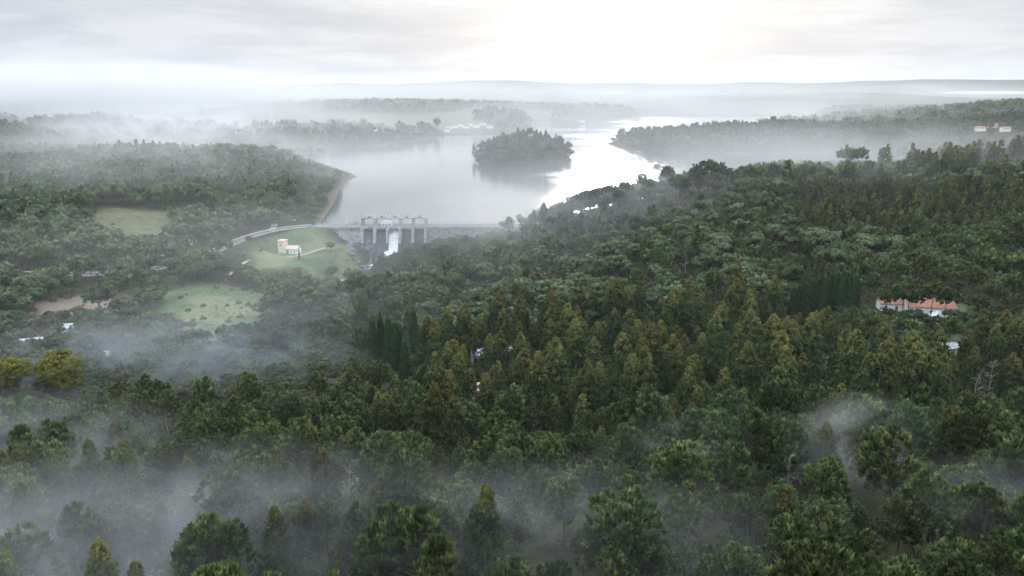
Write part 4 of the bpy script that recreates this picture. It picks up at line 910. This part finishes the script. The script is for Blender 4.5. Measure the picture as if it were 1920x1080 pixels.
#@@LABELS
SHAPE = {'pine': 'tufted pine', 'umbrella': 'bare-trunked pine', 'euca': 'cone-shaped eucalyptus', 'oak': 'round oak', 'flat': 'flat-topped oak', 'willow': 'grey-green willow'}
def place_of(px, py, y):
    if y > 640 and px < 640:
        if py < 300: return 'on the misty crest of the left wooded hill' if px > 320 else 'in the fog at the far left of the hills'
        if 215 < px < 470 and 368 < py < 412: return 'in the young plantation above the yellowish field'
        if px < 200: return 'on the dark hillside at the left edge'
        return 'between dam road and lake bank' if px > 470 else 'on the hillside behind the yellowish field'
    if y > 640: return 'on the lake side of the right ridge'
    if py < 345 and px > 1400: return 'on the skyline of the right hill'
    if py < 420 and px > 1040: return 'on the upper slope right of the lake' if px < 1480 else 'in the bright plantation under the right skyline'
    if px < 640 and py < 470: return 'between the yellowish field and the curving road'
    if px < 310 and py < 640: return 'around the brown earth patch on the left'
    if px < 640 and py < 545: return 'in the dark belt between road and green field'
    if px < 640 and py < 720: return 'in the misty valley below the green field' if px > 250 else 'by the yellowing trees on the left'
    if px < 860 and py < 560: return 'below the dam and its lawn'
    if px < 860 and py < 700: return 'around the cypress clump'
    if py < 500: return 'on the slope below the lake shore ridge' if px < 1300 else 'above the cypress hedge'
    if py < 600: return 'left of the cypress hedge' if px < 1480 else 'around the hedge and the tiled house'
    if py < 720: return 'in the bronze stand at the centre' if px < 1200 else 'in the bronze stand right of centre' if px < 1560 else 'in the bronze stand below the tiled house'
    if py < 820: return 'above the lower left mist' if px < 760 else 'behind the drifting mist at the centre' if px < 1300 else 'behind the bright right-hand mist drift'
    if px < 420: return 'rising out of the mist at the lower left'
    if px < 860: return 'left of the bottom centre'
    if px < 1280: return 'along the bottom centre'
    return 'right of the dark gap at the bottom' if px < 1600 else 'in the lower right corner'
def size_of(kind, s):
    m = {'pine': (0.88, 1.08), 'umbrella': (0.88, 1.1), 'euca': (0.75, 1.0), 'oak': (0.75, 1.0), 'flat': (0.8, 0.93), 'willow': (0.78, 0.98)}[kind]
    return 'small ' if s < m[0] else 'tall ' if s > m[1] else ''
_o1 = 'first second third fourth fifth sixth seventh eighth ninth tenth eleventh twelfth thirteenth fourteenth fifteenth sixteenth seventeenth eighteenth nineteenth twentieth'.split()
def ordinal(n):
    if n <= 20: return _o1[n - 1]
    t, u = divmod(n, 10); b = {2: 'twenty', 3: 'thirty', 4: 'forty', 5: 'fifty', 6: 'sixty', 7: 'seventy', 8: 'eighty', 9: 'ninety'}[t]
    return b + '-' + _o1[u - 1] if u else b[:-1] + 'ieth'
def label_all(L):
    sets = {}; out = {}
    for i, q in enumerate(L):
        k = (size_of(q[0], q[5]) + ('pale ' if q[1] == 'young' else '') + SHAPE[q[0]], place_of(q[6], q[7], q[3])); sets.setdefault(k, []).append(i)
    for (shape, place), idx in sets.items():
        idx.sort(key=lambda i: L[i][6]); g_ = (shape + 's ' + place).replace('eucalyptuss', 'eucalyptus trees')
        for n, i in enumerate(idx):
            if len(idx) == 1: lab = shape + ' ' + place
            elif n == 0: lab = 'leftmost ' + shape + ' ' + place
            elif n == len(idx) - 1: lab = 'rightmost ' + shape + ' ' + place
            else: lab = ordinal(n + 1) + ' ' + shape + ' from the left ' + place
            out[i] = (lab, g_)
    return out
for nm, L in byk.items():
    L.sort(key=lambda q: -q[8]); top = [q for q in L[:285] if q[8] > 0 and 0 <= q[6] <= 1920]; rest = [q for q in L if q not in top] if False else L[285:] + [q for q in L[:285] if not (q[8] > 0 and 0 <= q[6] <= 1920)]
    LB = label_all(top)
    for qi, (kind, leaf, x, y, z, s, px, py, ph, dep) in enumerate(top):
        lab, grp = LB[qi]
        tree(kind, x, y, z - 0.2, s, nm, lab, CATN[nm], grp, leaf=leaf)
    REST[nm] = rest
lodf = lambda x, y: 0 if y < 120 else 1 if y < 420 else 2
WOODN = {'pine_tree': ('pine_wood', 'dark green pine wood filling the ground between the single pines'), 'eucalyptus_tree': ('eucalyptus_wood', 'olive eucalyptus wood covering the slopes behind the single gum trees'),
         'oak_tree': ('oak_wood', 'rounded grey green broadleaf wood covering valley and hills'), 'willow_tree': ('willow_scrub', 'pale willow scrub in the misty valley floor')}
for nm, L in REST.items():
    stuff_wood(WOODN[nm][0], [(k, x, y, z - 0.2, s, lf) for k, lf, x, y, z, s, *_ in L], WOODN[nm][1], ['pine', 'euca', 'oak', 'willow', 'young'], lodf)
# island, peninsula and far shores: woods that read as one mass
def mass(name, label, y0, y1, x0, x1, cell, test, kinds, lod, sc_=(0.8, 1.25)):
    nx_, ny_ = int((x1 - x0) / cell), int((y1 - y0) / cell)
    X, Y_ = np.meshgrid(x0 + (np.arange(nx_) + .5) * cell, y0 + (np.arange(ny_) + .5) * cell); X = X.ravel() + (rng.random(X.size) - .5) * cell; Y_ = Y_.ravel() + (rng.random(Y_.size) - .5) * cell
    k = np.abs(X) < 0.74 * Y_; X, Y_ = X[k], Y_[k]; k = test(X, Y_)
    for a, b_, c_ in SPOTS:
        if b_ > 1100: k &= ~((np.abs(X - a * Y_ / b_) < 16) & (Y_ < b_ + 14) & (Y_ > b_ - 130))
    X, Y_ = X[k], Y_[k]; Z = ground(X, Y_)
    stuff_wood(name, [(random.choice(kinds), a, b_, c_ - 0.3, random.uniform(*sc_), None) for a, b_, c_ in zip(X, Y_, Z)], label, ['pine', 'euca', 'oak'], lambda x, y: lod)
isl = lambda X, Y_: ((X - ICX) / IRX) ** 2 + ((Y_ - ICY) / IRY) ** 2 < 1.0
mass('island_wood', 'dense dark wood covering the small island in the lake', ICY - 90, ICY + 90, ICX - 90, ICX + 90, 7.5, isl, ['oak', 'oak', 'umbrella', 'euca', 'oak'], 1, (0.75, 1.2))
dry_land = lambda X, Y_: (lake_sd(X, Y_) > 8) & (((X - ICX) / IRX) ** 2 + ((Y_ - ICY) / IRY) ** 2 > 1.6)
mass('peninsula_wood', 'hazy wood on the long peninsula beyond the lake', 1180, 1760, -1300, 1300, 12.5, dry_land, ['oak', 'oak', 'umbrella', 'euca'], 2)
mass('distant_wood', 'far hazy wood on the low hills beyond the lake', 1760, 3300, -2500, 2500, 19, lambda X, Y_: dry_land(X, Y_) & (fnoise(X, Y_, 420, 2, 21) < 0.14), ['oak', 'oak', 'pine'], 3, (1.2, 1.9))

U = []
yy = 48
while yy < 600:
    cell = (5.6 if yy < 260 else 3.6) + yy * 0.007; n = int(1.44 * (yy + 45) / cell); xs = -0.72 * (yy + 45) + (np.arange(n) + .5) * cell + (rng.random(n) - .5) * cell; U.append(np.stack([xs, yy + (rng.random(n) - .5) * cell, np.full(n, cell)], 1)); yy += cell
SPOTS = [s_ for s_ in SPOTS if s_[1] > 1000]; U = filtered(np.concatenate(U)); UZ = ground(U[:, 0], U[:, 1])
UB = []
for (x, y, c_), z in zip(U, UZ):
    s = random.uniform(0.5, 1.5) * (1.7 if y < 260 else 1.2); px, py, dep = to_px(x, y, z + 2 * s)
    if any(inside(np.array([px]), np.array([py]), c)[0] for c in CLEAR) and random.random() < 0.9 and not (-98 < x < -58 and 560 < y < 623): continue
    UB.append(('bush', x, y, z - 0.2, s, random.choice(['oak', 'oak', 'pine', 'willow', 'young'])))
MG = []
for F_, cell, lf in ((FIELD_A, 1.9, ['weeds', 'weeds', 'weeds', 'young']), (LAWN, 2.6, ['weeds', 'weeds', 'willow']), (FIELD_B, 2.2, ['weeds', 'weeds', 'willow']), (GARDEN, 3.0, ['weeds'])):
    x0_, y0_ = F_.min(0) - 4; x1_, y1_ = F_.max(0) + 4; a, b_ = np.meshgrid(np.arange(x0_, x1_, cell), np.arange(y0_, y1_, cell)); a = a.ravel() + (rng.random(a.size) - .5) * cell; b_ = b_.ravel() + (rng.random(b_.size) - .5) * cell
    k = inside(a, b_, F_) & (poly_z(a, b_, ROAD, ROAD_Z)[0] > 5) & (poly_z(a, b_, TRACK, ROAD_Z)[0] > 2) & (np.hypot(a + 167, b_ - 592) > 12) & (rng.random(a.size) < 0.35 + fnoise(a, b_, 25, 2, 77) * 1.6); a, b_ = a[k], b_[k]; c_ = ground(a, b_)
    MG += [('bush', p_, q_, r_ - 0.15, random.uniform(0.10, 0.3) * (4.0 if random.random() < 0.03 else 1), random.choice(lf)) for p_, q_, r_ in zip(a, b_, c_)]
stuff_wood('meadow_grass', MG, 'rough tufted grass and low weeds on the open fields', ['weeds', 'willow', 'young'], lambda x, y: 2)
stuff_wood('undergrowth', UB, 'mixed green undergrowth and scrub between the trees', ['oak', 'pine', 'willow', 'young'], lambda x, y: 0 if y < 130 else 1 if y < 260 else 2)


# ------------------------------------------------------------------ haze and mist
def volume_mat(name, dens_fn, col=(0.80, 0.83, 0.87), aniso=0.2):
    m, t = mat(name); pv = t.n('ShaderNodeVolumePrincipled'); t.set(pv.inputs['Color'], col); pv.inputs['Anisotropy'].default_value = aniso
    t.set(pv.inputs['Density'], dens_fn(t)); o = t.n('ShaderNodeOutputMaterial'); t.link(pv.outputs[0], o.inputs['Volume']); return m
hz = MB().box(-16000, 16000, -300, 26500, -60, 300).build('haze', volume_mat('haze_air', lambda t: 0.00004))
props(hz, 'thin even morning haze filling the air over the whole valley', None, None, 'stuff'); hz.display_type = 'WIRE'
def mist(label, px, Y, z, rx, ry, rz, dens, nscale=1.0, lo=0.42, hi=0.62, rot=0.0, seed=0.0, col=(0.76, 0.765, 0.78)):
    """one bank of mist: a closed ellipsoid whose inside thins out in wisps towards its edge"""
    bm = bmesh.new(); bmesh.ops.create_icosphere(bm, subdivisions=3, radius=1.0); me = bpy.data.meshes.new('mist'); bm.to_mesh(me); bm.free()
    def f(t):
        tcn = t.n('ShaderNodeTexCoord').outputs['Object']; ln = t.n('ShaderNodeVectorMath', operation='LENGTH'); t.link(tcn, ln.inputs[0])
        fall = t.mr(ln.outputs['Value'], 1.0, 0.25)
        mp = t.n('ShaderNodeMapping'); t.link(tcn, mp.inputs[0]); mp.inputs['Location'].default_value = (seed, seed * 1.7, seed * 0.3)
        mp.inputs['Scale'].default_value = (rx / 60, ry / 60, rz / 34)
        n = t.noise(mp.outputs[0], 1.6 * nscale, 5.0, 0.6, 1.3)
        return t.math('MULTIPLY', t.math('MULTIPLY', fall, t.mr(n, lo, hi)), dens)
    mm = volume_mat('mist_' + str(len(MISTS)), f, col); me.materials.append(mm)
    o = mesh_obj('mist', me); o.location = (col_x(px, Y, z), Y, z); o.scale = (rx, ry, rz); o.rotation_euler = (0, 0, rot)
    MISTS.append(props(o, label, None, None, 'stuff')); return o
MISTS = []

FOG = (0.90, 0.93, 1.0); DIM = (0.55, 0.585, 0.62)
# wide banks of morning mist over the lake and the land behind it
def veil(label, px, Y, z, rx, ry, rz, dens, **k): return mist(label, px, Y, z, rx, ry, rz, dens, **k)

veil('thin white mist hanging over the middle of the lake and the island', 960, 1180, 20, 950, 430, 75, 0.0010, nscale=0.12, lo=0.2, hi=0.6, seed=2)
veil('white morning mist lying over the far lake arms and far shore', 1100, 2300, 30, 2200, 900, 85, 0.0014, col=(0.68, 0.68, 0.69), nscale=0.07, lo=0.25, hi=0.6, seed=5)
veil('bright white mist over the plain below the distant hills', 900, 4600, 40, 4600, 1800, 185, 0.0013, col=(0.68, 0.68, 0.69), nscale=0.04, lo=0.25, hi=0.6, seed=9)
veil('tall white fog bank swallowing the land on the far left', 120, 2500, 60, 1150, 800, 165, 0.0060, col=(0.68, 0.68, 0.69), nscale=0.10, lo=0.28, hi=0.60, seed=1)
veil('white fog drifting off the far left bank towards the lake', 380, 1750, 25, 520, 330, 75, 0.0050, col=(0.68, 0.68, 0.69), nscale=0.22, lo=0.36, hi=0.64, seed=4)
veil('thin haze hanging in front of the dam and its right abutment', 960, 580, 4, 140, 85, 46, 0.0026, nscale=0.5, lo=0.3, hi=0.62, seed=6)
veil('sunlit haze over the slope between dam and ridge', 1190, 560, 32, 190, 130, 42, 0.0040, nscale=0.4, lo=0.28, hi=0.6, seed=8)
veil('bluish haze over the wooded hill on the left', 250, 880, 25, 430, 270, 58, 0.0038, nscale=0.25, lo=0.25, hi=0.6, seed=12)
veil('pale mist rising behind the left wooded hill', 300, 1200, 50, 230, 110, 56, 0.011, nscale=0.6, lo=0.40, hi=0.66, seed=3)
veil('faint haze over the right ridge', 1650, 620, 50, 260, 190, 50, 0.0024, nscale=0.3, lo=0.25, hi=0.6, seed=15)
veil('faint haze in the middle of the valley', 760, 500, 5, 360, 170, 55, 0.0014, nscale=0.25, lo=0.2, hi=0.6, seed=18)
veil('bright strip of fog standing in for far lake glint at the right edge', 1860, 4300, 84, 330, 120, 13, 0.02, nscale=0.3, lo=0.2, hi=0.6, seed=21)  # fog volume added in place of a distant reservoir's bright reflection
veil('small bright fog strip added as the glint of water far beyond the lake', 1150, 4300, 84, 110, 90, 9, 0.02, nscale=0.3, lo=0.2, hi=0.6, seed=22)  # another added fog volume, imitating light reflected off far water
def low(label, px, py, up, rx, ry, rz, dens, **k):
    """a mist patch resting on the tree tops seen at a pixel"""
    x, y, z = drop(px, py, 17.0); k.setdefault('col', DIM); return mist(label, px, y, z + up, rx, ry, rz, dens, **k)

low('mist filling the valley bottom below the green field', 300, 640, 8, 110, 60, 16, 0.020, nscale=1.3, lo=0.40, hi=0.66, seed=7.7)
low('mist drifting along the willows left of the cypresses', 490, 640, 8, 55, 45, 13, 0.014, nscale=1.6, lo=0.42, hi=0.66, seed=2.2)
low('mist veiling the left edge below the yellowing trees', -20, 800, 10, 60, 36, 13, 0.020, nscale=1.6, lo=0.40, hi=0.66, seed=5.1)
low('bank of mist creeping into the bottom left of the wood', 130, 980, 9, 62, 34, 14, 0.024, nscale=1.8, lo=0.36, hi=0.64, seed=3.1)
low('broad thin mist spread over the woods along the bottom left', 330, 960, 9, 95, 40, 15, 0.0060, nscale=1.0, lo=0.25, hi=0.62, seed=13)
low('thin mist over the woods at the bottom centre', 1100, 940, 9, 55, 26, 12, 0.0050, nscale=1.3, lo=0.30, hi=0.64, seed=14)
low('thin veil of mist over the left valley and its willows', 420, 600, 12, 150, 70, 24, 0.0035, nscale=0.8, lo=0.25, hi=0.62, seed=16)
low('low mist at the bottom edge left of centre', 560, 1010, 9, 40, 22, 9, 0.009, nscale=2.0, lo=0.40, hi=0.66, seed=6.4)
low('thin mist above the pines left of centre', 450, 850, 11, 50, 18, 8, 0.010, nscale=2.2, lo=0.42, hi=0.66, seed=11)
low('wisp of mist between the pale pines at the bottom centre', 1040, 900, 11, 34, 16, 8, 0.012, nscale=2.4, lo=0.42, hi=0.66, seed=1.9)
low('wisp of mist drifting past the tall domed pines', 1320, 790, 11, 30, 14, 8, 0.011, nscale=2.6, lo=0.42, hi=0.66, seed=8.8, rot=0.3)
low('bright drift of mist rising at the right among dark trees', 1615, 775, 10, 19, 13, 12, 0.026, nscale=2.2, lo=0.38, hi=0.62, seed=4.6, rot=0.4, col=(0.85, 0.88, 0.9))
low('wisp of mist at the lower right edge', 1850, 870, 11, 22, 11, 7, 0.018, nscale=2.2, lo=0.40, hi=0.64, seed=9.3)
